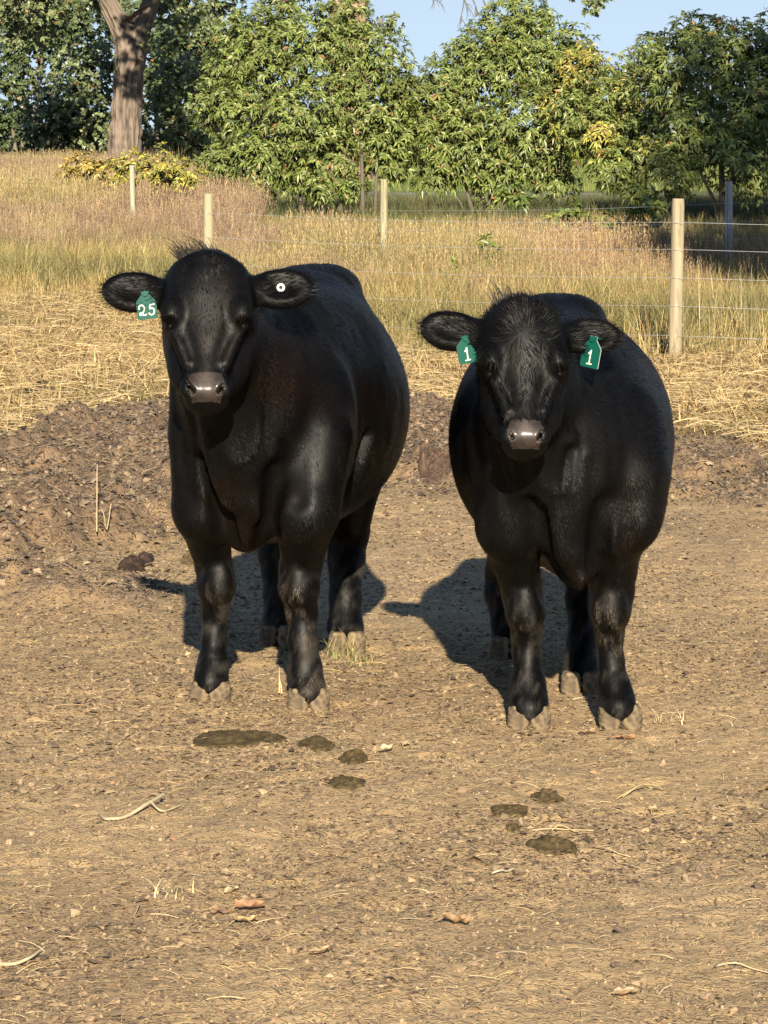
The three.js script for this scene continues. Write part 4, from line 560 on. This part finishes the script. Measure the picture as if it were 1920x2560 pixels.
// second big trunk behind the young trees, with bare hanging twigs
{
  const d = 104, b = foot(880, d), g0 = V(b[0], ground(b[0], b[1]) - 0.1, b[1]);
  const t = tree('old_tree', 'old tree whose pale trunk rises above the broad young crown', { ...old, seed: 331, sides: 24, rough: 0.14, base: b, density: 14, lobes: [[980, 60, 32, 103], [960, 100, 22, 103], [760, -50, 70, 104], [1480, 5, 34, 103], [700, 20, 45, 105], [1500, -30, 50, 104], [1420, -40, 40, 104]], bark: [0.2, 0.145, 0.09],
    stems: [[[g0, 0.7], [P(878, 250, d), 0.56], [P(880, 100, d), 0.54], [P(870, 30, d), 0.5], [P(850, -60, d), 0.4], [P(830, -220, d), 0.2]], [[P(880, 40, d), 0.28], [P(925, -30, d), 0.22], [P(1000, -110, d), 0.14], [P(1200, -60, d - 1), 0.07], [P(1480, -20, d - 1), 0.03]]] });
  const s = new Soup(), r = rng(9), dead = bark([0.1, 0.085, 0.07], 4);
  for (const [x0, y0, x1, y1] of [[1020, -60, 1105, 14], [1120, -80, 1170, 40], [1130, -70, 1200, 45], [1160, -70, 1215, 25], [1150, -70, 1150, 52], [1040, -40, 1085, 5]]) { const a = P(x0, y0, d - 1), e = P(x1, y1, d - 1), m = a.clone().lerp(e, 0.55); m.x += 0.12; limb(s, [[a, 0.035], [m, 0.025], [e, 0.008]], 5, dead); for (let k = 0; k < 5; k++) { const q = m.clone().lerp(e, r() * 0.9), f = q.clone().add(V((r() - 0.3) * 0.4, -0.15 - 0.25 * r(), 0)); limb(s, [[q, 0.013], [q.clone().lerp(f, 0.5).add(V(0.04, 0.03, 0)), 0.009], [f, 0.004]], 4, dead); } }
  const q = s.geometry(); q.translate(-t.position.x, -t.position.y, -t.position.z); tag(mesh('dead_twigs', q, barkMat, t), null, null, null, 'stuff');
}
// tall tree to the side, out of view, whose shade lies over the end of the fence and the last young tree
{
  const b = [10.5, -22], s = [], c = (x, y, z, R) => { const d = -z, k = FPX / d; const py = 1280 - FPX * Math.tan(Math.atan2(y - EYE, d) + PITCH) * 1; return [960 + x * FPX / d, py, R * k, d]; };
  const lobes = [[10, 18, -22, 3.6], [8.2, 15.5, -22.5, 3], [12.5, 15, -21, 3.6], [8.6, 20.5, -22, 2.8], [12, 21, -22.5, 3.2], [8, 12, -22, 2.9], [7, 9.6, -23, 2.4], [11.5, 11, -22, 3], [9.8, 23, -22, 2.4], [6.3, 8.1, -22, 2.1], [5.1, 6.9, -22, 1.6], [4.9, 8.8, -23, 1.5]];
  const g0 = V(b[0], -0.1, b[1]), t = thing('shade_tree', 'tall leafy tree standing at the side, shading the fence end', 'tree'), soup = new Soup(), r = rng(77); t.position.copy(g0);
  for (const [x, y, z, R] of lobes) for (let k = 0; k < 190; k++) { const v = unit(r), q = Math.cbrt(r()), p = V(x + v.x * R * q - g0.x, y + v.y * R * q - g0.y, z + v.z * R * q - g0.z), k2 = 0.7 + 0.6 * r(); for (let i = 0; i < 4; i++) smallLeaf(soup, p.clone().addScaledVector(unit(r), 0.25), unit(r), unit(r), 0.42, 0.34, [0.06 * k2, 0.09 * k2, 0.025 * k2]); }
  tag(mesh('crown', soup.geometry(), leafMat, t), null, null, null, 'stuff');
  for (const st of [[[V(0, 0, 0), 0.5], [V(0, 4, 0), 0.4], [V(-0.3, 9, 0), 0.33], [V(-0.4, 15, 0), 0.22], [V(-0.5, 21, 0), 0.08]], [[V(-0.3, 8, 0), 0.2], [V(-1.8, 10.5, 0), 0.14], [V(-3.2, 11, -0.5), 0.06]], [[V(-0.3, 9, 0), 0.2], [V(1.2, 12, 0.3), 0.14], [V(2, 15, 0.6), 0.06]]]) { const q = new Soup(); limb(q, st, 12, bark([0.2, 0.16, 0.12], 6), 0.1, 5); mesh('trunk', q.geometry(), barkMat, t); }
}
// low bushes in the grass
const weed = { density: 20, leaves: 10, len: 0.1, slim: 0.4, hang: 0.1, bark: [0.1, 0.09, 0.05], category: 'bush', floor: 0.03, sides: 5, big: true };
const bush = (name, label, seed, d, lobes, colours, extra = {}) => { const b = foot(lobes[0][0], d); tree(name, label, { ...weed, seed, base: b, lobes: lobes.map((l) => [l[0], l[1], l[2], d]), colours, stems: lobes.map((l) => [[V(b[0] + (l[0] - lobes[0][0]) * d / FPX * 0.5, ground(b[0], b[1]) - 0.03, b[1]), 0.012], [P(l[0], l[1] + l[2] * 0.5, d), 0.009], [P(l[0], l[1], d), 0.004]]), ...extra }); };
const GOLDEN = [[0.3, 0.27, 0.045], [0.24, 0.23, 0.045], [0.34, 0.27, 0.06], [0.16, 0.18, 0.05]], LEAFY = [[0.11, 0.16, 0.03], [0.15, 0.18, 0.04], [0.09, 0.13, 0.03]];
bush('goldenrod_bush', 'wide yellow-green bush behind the thin fence post', 341, 56, [[400, 425, 62], [335, 415, 50], [460, 440, 55], [290, 430, 42]], GOLDEN, { len: 0.085, density: 48, group: 'yellow bushes below the old trunk' });
bush('goldenrod_bush', 'smaller ochre bush at the outer side of the yellow bushes', 342, 57, [[215, 410, 42], [180, 425, 36], [245, 430, 38]], [[0.32, 0.23, 0.05], [0.3, 0.2, 0.06], [0.2, 0.19, 0.05]], { len: 0.085, density: 48, group: 'yellow bushes below the old trunk' });
bush('leafy_weed', 'light green leafy weed standing in the tall grass mid-field', 343, 35, [[1225, 610, 30], [1215, 650, 32], [1245, 640, 24]], LEAFY);
bush('leafy_weed', 'small green weed in the grass beside the taller weed', 344, 34, [[1130, 660, 22], [1110, 680, 18]], LEAFY);
bush('leafy_weed', 'broad green sapling behind the wires under the peaked tree', 345, 46, [[1420, 540, 50], [1470, 575, 45], [1380, 585, 40], [1530, 570, 40]], LEAFY, { len: 0.15 });
bush('leafy_weed', 'bright green sapling leaves next to the thick round post', 346, 44, [[1620, 540, 42], [1650, 500, 38], [1580, 590, 38]], [[0.16, 0.2, 0.04], [0.2, 0.21, 0.05]], { len: 0.15 });
bush('leafy_weed', 'green sprouts at the foot of the yellowing tree', 347, 50, [[1300, 490, 34], [1250, 500, 26]], LEAFY, { len: 0.13 });
// ---------------------------------------------------------------- wire fences
const postWood = mat([1, 1, 1], 0.9, { vertexColors: true }), wireMat = mat([0.5, 0.51, 0.52], 0.45, { metalness: 0.6 });
function postGeo(h, r0, tone, seed) {
  const s = new Soup(), sides = 20, rows = 26, rings = [];
  const col = (w, y) => { const g = 0.8 + 0.3 * fbm2(w * 4, y * 2.2, 4, seed), crack = fbm2(w * 7 + 0.3 * Math.sin(y * 5), y * 0.9, 3, seed + 4) > 0.32 ? 0.6 : 1, stain = fbm2(w * 3, y * 6, 3, seed + 8) > 0.4 ? 0.75 : 1; return K(tone, g * crack * stain); };
  for (let k = 0; k <= rows; k++) { const y = -0.06 + (h + 0.06) * k / rows, ring = []; for (let q = 0; q < sides; q++) { const w = q / sides * 6.283, r = r0 * (1 - 0.06 * k / rows) * (1 + 0.05 * fbm2(Math.cos(w) * 2 + 5, Math.sin(w) * 2 + y * 1.2, 3, seed) - (fbm2(w * 7 + 0.3 * Math.sin(y * 5), y * 0.9, 3, seed + 4) > 0.32 ? 0.025 : 0)) * (k === rows ? 0.94 : 1); ring.push(s.vert(Math.cos(w) * r + 0.006 * Math.sin(y * 2 + seed), y, Math.sin(w) * r, col(w, y))); } rings.push(ring); }
  for (let k = 0; k < rows; k++) for (let q = 0; q < sides; q++) s.quad(rings[k][q], rings[k + 1][q], rings[k + 1][(q + 1) % sides], rings[k][(q + 1) % sides]);
  const top = rings[rows].map((_, q) => { const w = q / sides * 6.283; return s.vert(Math.cos(w) * r0 * 0.86, h + 0.004, Math.sin(w) * r0 * 0.86, K(tone, 0.85)); }), c = s.vert(0, h + 0.002, 0, K(tone, 0.6));
  for (let q = 0; q < sides; q++) { const n = (q + 1) % sides; s.quad(rings[rows][q], top[q], top[n], rings[rows][n]); s.tri(top[q], c, top[n]); }
  return s.geometry();
}
function fence(label, posts, heights, ends, seed, from = 0) {
  const f = thing('wire_fence', label, 'fence', 'wire fences across the pasture');
  const o = V(posts[0].x, ground(posts[0].x, posts[0].z), posts[0].z); f.position.copy(o);
  posts.forEach((p, i) => { const m = mesh('post', postGeo(p.h, p.r ?? 0.045, p.tone, seed + i * 7), postWood, f); m.position.set(p.x - o.x, ground(p.x, p.z) - o.y, p.z - o.z); m.rotation.set(p.tilt?.[0] ?? 0, i * 1.3, p.tilt?.[1] ?? 0); if (p.label) m.userData.label = p.label;
    heights.forEach((h) => { const st = mesh('staple', new THREE.TorusGeometry(0.009, 0.002, 5, 8, Math.PI), wireMat, m); st.position.set(0, h, (p.r ?? 0.045) * 0.99).applyAxisAngle(V(0, 1, 0), -i * 1.3); st.rotation.set(0, -i * 1.3, Math.PI / 2, 'YXZ'); }); });
  const line = [...(ends[0] ? [ends[0]] : []), ...posts.slice(from), ends[1]];
  for (const h of heights) {
    const pts = []; for (let i = 0; i + 1 < line.length; i++) for (let k = 0; k < 8; k++) { const t = k / 8, a = line[i], b = line[i + 1], x = lerp(a.x, b.x, t), z = lerp(a.z, b.z, t), ya = ground(a.x, a.z), yb = ground(b.x, b.z); pts.push(V(x - o.x, lerp(ya, yb, t) + h - 0.03 * Math.sin(t * Math.PI) - o.y, z - o.z + 0.048)); }
    mesh('wire', new THREE.TubeGeometry(new THREE.CatmullRomCurve3(pts), pts.length * 2, 0.0014, 5), wireMat, f);
  }
  return f;
}
fence('nearer wire fence with a thick round post, its wires running off to the side', [{ x: -1.44, z: -28, h: 1.19, r: 0.044, tone: [0.36, 0.31, 0.19] }, { x: 2.17, z: -25.4, h: 1.21, r: 0.05, tone: [0.34, 0.28, 0.18], tilt: [0.02, -0.035], label: 'thick round weathered post standing clear of the grass' }], [1.04, 0.84, 0.63, 0.42, 0.2], [null, { x: 6.4, z: -24 }], 401);
fence('farther wire fence with thin pale posts half hidden by tall grass', [{ x: -3.76, z: -51.5, h: 1.2, r: 0.042, tone: [0.36, 0.34, 0.24], tilt: [0, 0.02] }, { x: 0, z: -36.4, h: 1.2, r: 0.043, tone: [0.37, 0.33, 0.2] }, { x: 4.03, z: -40, h: 1.12, r: 0.045, tone: [0.5, 0.5, 0.5], label: 'grey post standing in the shade' }], [0.87, 0.66, 0.45], [null, { x: 9.5, z: -45 }], 431, 1);
// ---------------------------------------------------------------- ear tags
const tagGreen = gloss(0.5, 0.25); tagGreen.color.setRGB(0.003, 0.062, 0.046);
const tagPale = gloss(0.5, 0.4); tagPale.color.setRGB(0.5, 0.52, 0.46);
const paint = mat([0.55, 0.55, 0.45], 0.7), plasticWhite = gloss(0.4, 0.5); plasticWhite.color.setRGB(0.5, 0.49, 0.45);
const tagShape = (w, h) => { const s = new THREE.Shape(), r = 0.006; s.moveTo(-w / 2, -h / 2 + r); s.quadraticCurveTo(-w / 2, -h / 2, -w / 2 + r, -h / 2); s.lineTo(w / 2 - r, -h / 2); s.quadraticCurveTo(w / 2, -h / 2, w / 2, -h / 2 + r); s.lineTo(w / 2, h * 0.14); s.lineTo(w * 0.17, h * 0.4); s.lineTo(w * 0.2, h * 0.5); s.lineTo(-w * 0.2, h * 0.5); s.lineTo(-w * 0.17, h * 0.4); s.lineTo(-w / 2, h * 0.14); s.closePath(); return s; };
const stroke = (pts, r) => { const g = new THREE.TubeGeometry(new THREE.CatmullRomCurve3(pts.map(([x, y]) => V(x, y, 0)), false, 'catmullrom', 0.6), 40, r, 6); const caps = [pts[0], pts[pts.length - 1]].map(([x, y]) => new THREE.SphereGeometry(r, 8, 6).translate(x, y, 0)); return mergeGeometries([g, ...caps].map((q) => q.toNonIndexed())).scale(1, 1, 0.25); };
const DIGIT = {
  1: [[[-0.2, 0.28], [0.02, 0.5], [0.02, 0.5], [0.0, -0.48]], [[-0.26, -0.5], [0.26, -0.47]]],
  2: [[[-0.42, 0.18], [-0.3, 0.46], [0.05, 0.5], [0.28, 0.25], [0.12, -0.1], [-0.25, -0.42], [-0.38, -0.3], [-0.2, -0.22], [0.1, -0.46], [0.42, -0.42]]],
  5: [[[0.4, 0.5], [-0.14, 0.46], [-0.14, 0.46], [-0.2, 0.08], [-0.2, 0.08], [0.12, 0.12], [0.34, -0.12], [0.2, -0.42], [-0.12, -0.5], [-0.36, -0.34]]],
};
function earTag(label, cow, ear, px, py, text, w, h, rot, lift) {
  const t = thing('ear_tag', label, 'ear tag', 'ear tags on the cattle'), ec = cow.world(ear.mid), d = -ec.z - lift; t.position.copy(at(px, py, d)); t.rotation.set(...rot);
  const p = mesh('tag_panel', new THREE.ExtrudeGeometry(tagShape(w, h), { depth: 0.0022, bevelEnabled: true, bevelSize: 0.0008, bevelThickness: 0.0006, bevelSegments: 2, curveSegments: 4 }), tagGreen, t); p.position.z = -0.0011;
  const rim = mesh('tag_back', new THREE.ExtrudeGeometry(tagShape(w * 1.03, h * 1.02), { depth: 0.0012, bevelEnabled: false, curveSegments: 4 }), tagPale, t); rim.position.z = -0.0035;
  const stud = mesh('stud', new THREE.CylinderGeometry(0.008, 0.009, 0.006, 18).rotateX(Math.PI / 2), tagGreen, t); stud.position.set(0, h * 0.42, 0.004);
  const pin = mesh('pin', new THREE.CylinderGeometry(0.003, 0.003, 0.05, 10).rotateX(Math.PI / 2), tagGreen, t); pin.position.set(0, h * 0.42, -0.02);
  [...text].forEach((ch, i) => { const sz = text.length > 1 ? w * 0.5 : w * 0.62, g = mergeGeometries(DIGIT[ch].map((q) => stroke(q.map(([x, y]) => [x * sz * 0.8, y * sz * 1.05]), w * 0.04))); const m = mesh('digit', g, paint, p); m.position.set(text.length > 1 ? (i - 0.5) * w * 0.46 : 0, -h * 0.18, 0.0033); });
  return t;
}
earTag('green ear tag painted with the number 25', cowA, cowA.ears[0], 366, 763, '25', 0.056, 0.078, [-0.1, 0.05, 0.13], 0.035);
earTag('green ear tag numbered 1 squarely facing out, hair over its top', cowB, cowB.ears[0], 1166, 874, '1', 0.05, 0.074, [-0.1, 0.2, 0.16], 0.04);
earTag('green ear tag numbered 1 turned edgewise, beside the fence post', cowB, cowB.ears[1], 1478, 880, '1', 0.056, 0.086, [-0.05, -0.62, -0.2], 0.04);
{ const t = thing('ear_button', 'round white ear button with a dark hole', 'ear tag', 'ear tags on the cattle'), e = cowA.ears[1], ec = cowA.world(e.mid); t.position.copy(at(702, 719, -ec.z - 0.014)); t.rotation.set(-0.15, 0.1, 0); t.scale.setScalar(0.88);
  mesh('ring', new THREE.LatheGeometry([[0.0055, -0.012], [0.0055, 0.002], [0.007, 0.0035], [0.012, 0.0035], [0.014, 0.0015], [0.014, -0.001], [0.0055, -0.003]].map(([x, y]) => new THREE.Vector2(x, y)), 28).rotateX(Math.PI / 2), plasticWhite, t); const h = mesh('hole', new THREE.CylinderGeometry(0.0056, 0.0056, 0.012, 14).rotateX(Math.PI / 2), mat([0.01, 0.008, 0.007], 0.8), t); h.position.z = -0.0075; h.position.x = -0.0008; }
// ---------------------------------------------------------------- things lying on the yard (display coordinates of the photo x 1.157)
const spot = (px, py) => { const b = Math.atan((py - 1280) / FPX) + PITCH, t = Math.tan(b); let d = EYE / t, x = at(px, py, d).x; for (let i = 0; i < 12; i++) { d = lerp(d, (EYE - ground(x, -d)) / t, 0.6); x = at(px, py, d).x; } return V(x, ground(x, -d), -d); };
const Q = 1.1574;
const patMat = gloss(0.75, 0.2, { vertexColors: true });
function pat(label, dx, dy, dw, dh, high, seed, tone = [0.085, 0.062, 0.03], name = 'cow_pat') {
  const c = spot(dx * Q, dy * Q), d = -c.z, a = dw * Q / FPX * d / 2, b = dh * Q / FPX * d / Math.sin(Math.atan(EYE / d)) / 2, s = new Soup(), R = 18, N = 72, t = thing(name, label, name === 'cow_pat' ? 'cow pat' : 'clod', 'dung on the yard'); t.position.copy(c);
  let prev = null;
  for (let i = 0; i <= R; i++) { const row = []; for (let k = 0; k < N; k++) { const w = k / N * 6.283, q = i / R, e = 1 + 0.26 * fbm2(Math.cos(w) * 2.2 + seed, Math.sin(w) * 2.2, 5, seed) , x = Math.cos(w) * a * q * e, z = Math.sin(w) * b * q * e, wr = fbm2(x * 85, z * 85, 4, seed), y = ground(c.x + x, c.z + z) - c.y + (q > 0.97 ? -0.004 : 0.004 + high * Math.pow(1 - q * q, 0.6) * (0.75 + (name === 'cow_pat' ? 0.9 : 0.35) * wr)), f = 0.85 + 0.7 * wr; row.push(s.vert(x, y, z, K(tone, f))); } if (prev) for (let k = 0; k < N; k++) s.quad(prev[k], prev[(k + 1) % N], row[(k + 1) % N], row[k]); prev = row; }
  mesh('crust', s.geometry(), patMat, t);
}
pat('largest wet dark patch of dung, before the front hooves of the taller cow', 525, 1597, 208, 40, 0.01, 501);
pat('dark dung patch touching the end of the largest patch', 683, 1608, 82, 27, 0.01, 502);
pat('small dark dung patch beside a pale curled leaf', 762, 1637, 62, 27, 0.012, 503);
pat('lens-shaped dark dung patch lying alone in the mid yard', 748, 1697, 90, 33, 0.011, 504);
pat('dark dung patch farthest back of the group of four', 1181, 1728, 72, 28, 0.012, 505);
pat('ragged dark dung patch just behind the tiny one', 1102, 1756, 88, 25, 0.01, 506);
pat('tiny dark dung patch of the group of four', 1108, 1790, 34, 12, 0.008, 507);
pat('darkest oval dung patch nearest to the viewer', 1193, 1827, 106, 34, 0.011, 508);
pat('old dark dung heap lying in the straw', 85, 850, 60, 26, 0.07, 509, [0.06, 0.045, 0.025]);
pat('flat dry olive dung by the two dark clods', 412, 1212, 44, 18, 0.025, 510, [0.11, 0.08, 0.04]);
pat('bigger of the two dark brown clods', 285, 1226, 62, 26, 0.045, 511, [0.05, 0.033, 0.024], 'dung_clod');
pat('smaller of the two dark brown clods', 312, 1216, 38, 18, 0.04, 512, [0.06, 0.04, 0.03], 'dung_clod');
pat('greyish crumbling clod alone on the open yard', 92, 1232, 64, 22, 0.035, 513, [0.16, 0.125, 0.095], 'dung_clod');
pat('low brown hump between the two cows', 945, 1018, 84, 30, 0.045, 514, [0.11, 0.072, 0.05], 'dung_clod');
// dry leaves
function dryLeaf(label, dx, dy, size, turn, tone, curl, seed, lobed = false) {
  const s = new Soup(), n = 14, c = spot(dx * Q, dy * Q), t = thing('dry_leaf', label, 'leaf', 'dry leaves on the yard'); let prev = null;
  for (let i = 0; i <= n; i++) { const u = i / n, w = size * 0.28 * Math.pow(Math.sin(Math.PI * clamp(u * 0.94 + 0.04)), 0.8) * (lobed ? 0.55 + 0.75 * Math.abs(Math.sin(u * 10.5)) : 1 + 0.15 * noise2(u * 6, seed)), row = []; for (let k = -2; k <= 2; k++) { const v = k / 2, x = (u - 0.5) * size, z = v * w, y = 0.006 + curl * size * (v * v * 0.5 + (u - 0.5) ** 2 * 0.8) + 0.1 * size * noise2(u * 6 + seed, v * 3, 3); row.push(s.vert(x, y, z, K(tone, 0.8 + 0.35 * noise2(u * 7, v * 3 + seed, 6) + (k === 0 ? 0.15 : 0)))); } if (prev) for (let k = 0; k < 4; k++) s.quad(prev[k], prev[k + 1], row[k + 1], row[k]); prev = row; }
  t.position.copy(c); t.rotation.y = turn; mesh('leaf_blade', s.geometry(), grassMat, t);
  const st = new Soup(); limb(st, [[V(-size * 0.5, 0.006 + curl * size * 0.2, 0), 0.0014], [V(-size * 0.62, 0.008, 0.003), 0.0012], [V(-size * 0.74, 0.004, 0.008), 0.001]], 5, () => K(tone, 0.8)); mesh('stalk', st.geometry(), grassMat, t);
}
const RUST = [0.36, 0.2, 0.1], PALE = [0.42, 0.31, 0.18];
dryLeaf('pale curled leaf beside the small dung patch', 828, 1626, 0.06, 0.5, PALE, 0.35, 1);
dryLeaf('small pale leaf just beyond the curled leaf', 876, 1612, 0.04, 1.1, PALE, 0.2, 2);
dryLeaf('big rusty leaf with a rolled edge in the near yard', 540, 1968, 0.066, 0.2, RUST, 0.45, 3);
dryLeaf('dull brown leaf touching the end of the big rusty leaf', 478, 1975, 0.06, -0.3, [0.3, 0.19, 0.1], 0.15, 4);
dryLeaf('ochre crumpled leaf under the big rusty leaf', 532, 1995, 0.055, 0.4, [0.42, 0.31, 0.14], 0.3, 5);
dryLeaf('lobed orange-tan oak leaf standing up from the soil', 986, 1996, 0.062, -0.35, [0.34, 0.22, 0.115], 0.4, 6, true);
dryLeaf('pink-tan leaf in front of the shaggier cow', 1268, 1587, 0.048, 0.2, [0.36, 0.24, 0.14], 0.35, 7);
dryLeaf('long rusty leaf near the outer front hoof', 1350, 1598, 0.055, -0.1, RUST, 0.2, 8);
dryLeaf('small light leaf by the hay wisp', 1412, 1756, 0.05, 1.2, PALE, 0.3, 9);
dryLeaf('broken tan leaf near the lower edge of the yard', 690, 2062 + 0, 0.05, 0.6, [0.36, 0.25, 0.14], 0.2, 10);
dryLeaf('pale split leaf stub beside the yard edge', 1350, 2490 / Q * 1.0, 0.05, 0.2, [0.4, 0.29, 0.17], 0.25, 11);
dryLeaf('round pale bract among the straw', 500, 1930, 0.05, 0.9, [0.46, 0.36, 0.2], 0.2, 12);
// twigs and stalks
function twig(name, label, lines, tone, group) { const t = thing(name, label, name === 'dead_twig' ? 'twig' : 'straw', group); let o = null; for (const [pts, r0, r1] of lines) { const w = pts.map(([x, y, up]) => { const p = spot(x * Q, y * Q); p.y += 0.006 + (up ?? 0); return p; }); if (!o) { o = w[0].clone(); t.position.copy(o); } const s = new Soup(); limb(s, w.map((p, i) => [p.sub(o), lerp(r0, r1, i / (w.length - 1))]), 7, (u, a) => K(tone, 0.8 + 0.3 * noise2(u * 9, a, 4)), 0.1); mesh(lines.length > 1 && pts.length < 4 ? 'side_shoot' : 'stalk', s.geometry(), grassMat, t); } return t; }
twig('dead_twig', 'long pale bent twig with a forked side shoot', [[[[214, 1762], [232, 1774], [268, 1770], [310, 1755, 0.01], [352, 1734, 0.015]], 0.003, 0.0055], [[[326, 1748, 0.012], [350, 1757], [390, 1744]], 0.003, 0.0015], [[[232, 1774], [216, 1760], [212, 1744, 0.01]], 0.002, 0.001], [[[240, 1773], [238, 1780], [246, 1786]], 0.0018, 0.001]], [0.5, 0.41, 0.25], 'twigs on the yard');
twig('dead_twig', 'pale knobbly twig entering at the yard edge', [[[[-20, 2088], [30, 2088], [62, 2082, 0.006], [88, 2066, 0.008]], 0.0045, 0.003]], [0.45, 0.36, 0.22], 'twigs on the yard');
twig('hay_wisp', 'loose wisp of pale hay stalks under a dark crumb', [[[[1332, 1730], [1370, 1716, 0.01], [1400, 1708, 0.012], [1432, 1710]], 0.002, 0.001], [[[1345, 1726], [1385, 1712, 0.015], [1405, 1706], [1425, 1704]], 0.002, 0.001]], [0.5, 0.4, 0.2], 'hay on the yard');
twig('hay_wisp', 'thin doubled hay stalk behind the darkest patch', [[[[1150, 1798], [1190, 1800, 0.006], [1225, 1797], [1282, 1799]], 0.0018, 0.001], [[[1190, 1801], [1210, 1794, 0.008], [1240, 1800], [1250, 1801]], 0.0018, 0.001]], [0.5, 0.39, 0.21], 'hay on the yard');
twig('hay_wisp', 'single straw lying slantwise beyond the darkest patch', [[[[1288, 1836], [1312, 1842, 0.004], [1340, 1850], [1362, 1856]], 0.002, 0.0012]], [0.48, 0.37, 0.2], 'hay on the yard');
twig('hay_wisp', 'short white straw alone in the near yard', [[[[1062, 1892], [1080, 1889, 0.004], [1096, 1887], [1108, 1882]], 0.0025, 0.002]], [0.6, 0.52, 0.36], 'hay on the yard');
twig('hay_wisp', 'long straw running out of the near yard', [[[[1550, 2091], [1590, 2090, 0.004], [1625, 2098], [1680, 2112]], 0.0022, 0.0014]], [0.5, 0.4, 0.24], 'hay on the yard');
twig('hay_wisp', 'crossed pale straws standing on the old bedding', [[[[208, 1122], [209, 1105, 0.05], [210, 1092, 0.1], [211, 1085, 0.14]], 0.003, 0.002], [[[208, 1122], [220, 1117, 0.03], [230, 1113, 0.05], [240, 1108, 0.05]], 0.003, 0.002]], [0.55, 0.43, 0.24], 'hay on the yard');
// tufts
function tuft(label, dx, dy, seed, n, hgt, cols) { const s = new Soup(), r = rng(seed), t = thing('grass_tuft', label, 'grass tuft', 'grass tufts on the yard'); for (let i = 0; i < n; i++) { const k = 0.75 + 0.5 * r(), c = cols[Math.floor(r() * cols.length)]; blade(s, (r() - 0.5) * 0.1, (r() - 0.5) * 0.1, hgt * (0.4 + 0.8 * r()), 0.4 + 1.1 * r(), r() * 6.283, 0.0016 + 0.001 * r(), () => K(c, k), 1, 4); } t.position.copy(spot(dx * Q, dy * Q)); tag(mesh('blades', s.geometry(), grassMat, t), null, null, null, 'stuff'); }
const HAYG = [[0.27, 0.22, 0.08], [0.2, 0.19, 0.06], [0.32, 0.24, 0.1], [0.12, 0.13, 0.035]];
tuft('yellow-green tuft at the hind hoof of the taller cow', 735, 1420, 601, 28, 0.1, HAYG);
tuft('low dry tuft before the hind hoof of the taller cow', 775, 1435, 602, 24, 0.06, HAYG);
tuft('wispy dry tuft against the inner front hoof of the taller cow', 632, 1500, 603, 16, 0.07, [[0.5, 0.42, 0.22], [0.45, 0.34, 0.17]]);
tuft('little bleached tuft by the ochre leaf', 375, 1935, 604, 18, 0.05, [[0.55, 0.46, 0.26], [0.5, 0.4, 0.2]]);
tuft('flattened hay tuft outside the front hoof of the shaggier cow', 1440, 1560, 605, 20, 0.06, [[0.52, 0.42, 0.22], [0.45, 0.34, 0.17]]);
// tall seeding stalks by the round post
for (const [dx, dy, seed, h] of [[1530, 745, 611, 0.62], [1580, 740, 612, 0.6], [1610, 750, 613, 0.55]]) { const s = new Soup(), r = rng(seed), p = spot(dx * Q, dy * Q), t = thing('grass_clump', ['slender bleached grass clump just beyond the round post', 'bleached grass clump between its two like neighbours', 'bleached grass clump outermost from the round post'][seed - 611], 'grass tuft', 'bleached grass clumps beyond the round post'); for (let i = 0; i < 26; i++) { const k = 0.8 + 0.5 * r(); blade(s, (r() - 0.5) * 0.3, (r() - 0.5) * 0.3, h * (0.5 + 0.7 * r()), 0.1 + 0.5 * r(), 2.6 + (r() - 0.5) * 2.4, 0.003, () => K([0.4, 0.31, 0.17], k), 1.1, 5); } t.position.copy(p); tag(mesh('blades', s.geometry(), grassMat, t), null, null, null, 'stuff'); }
renderer.render(scene, camera);
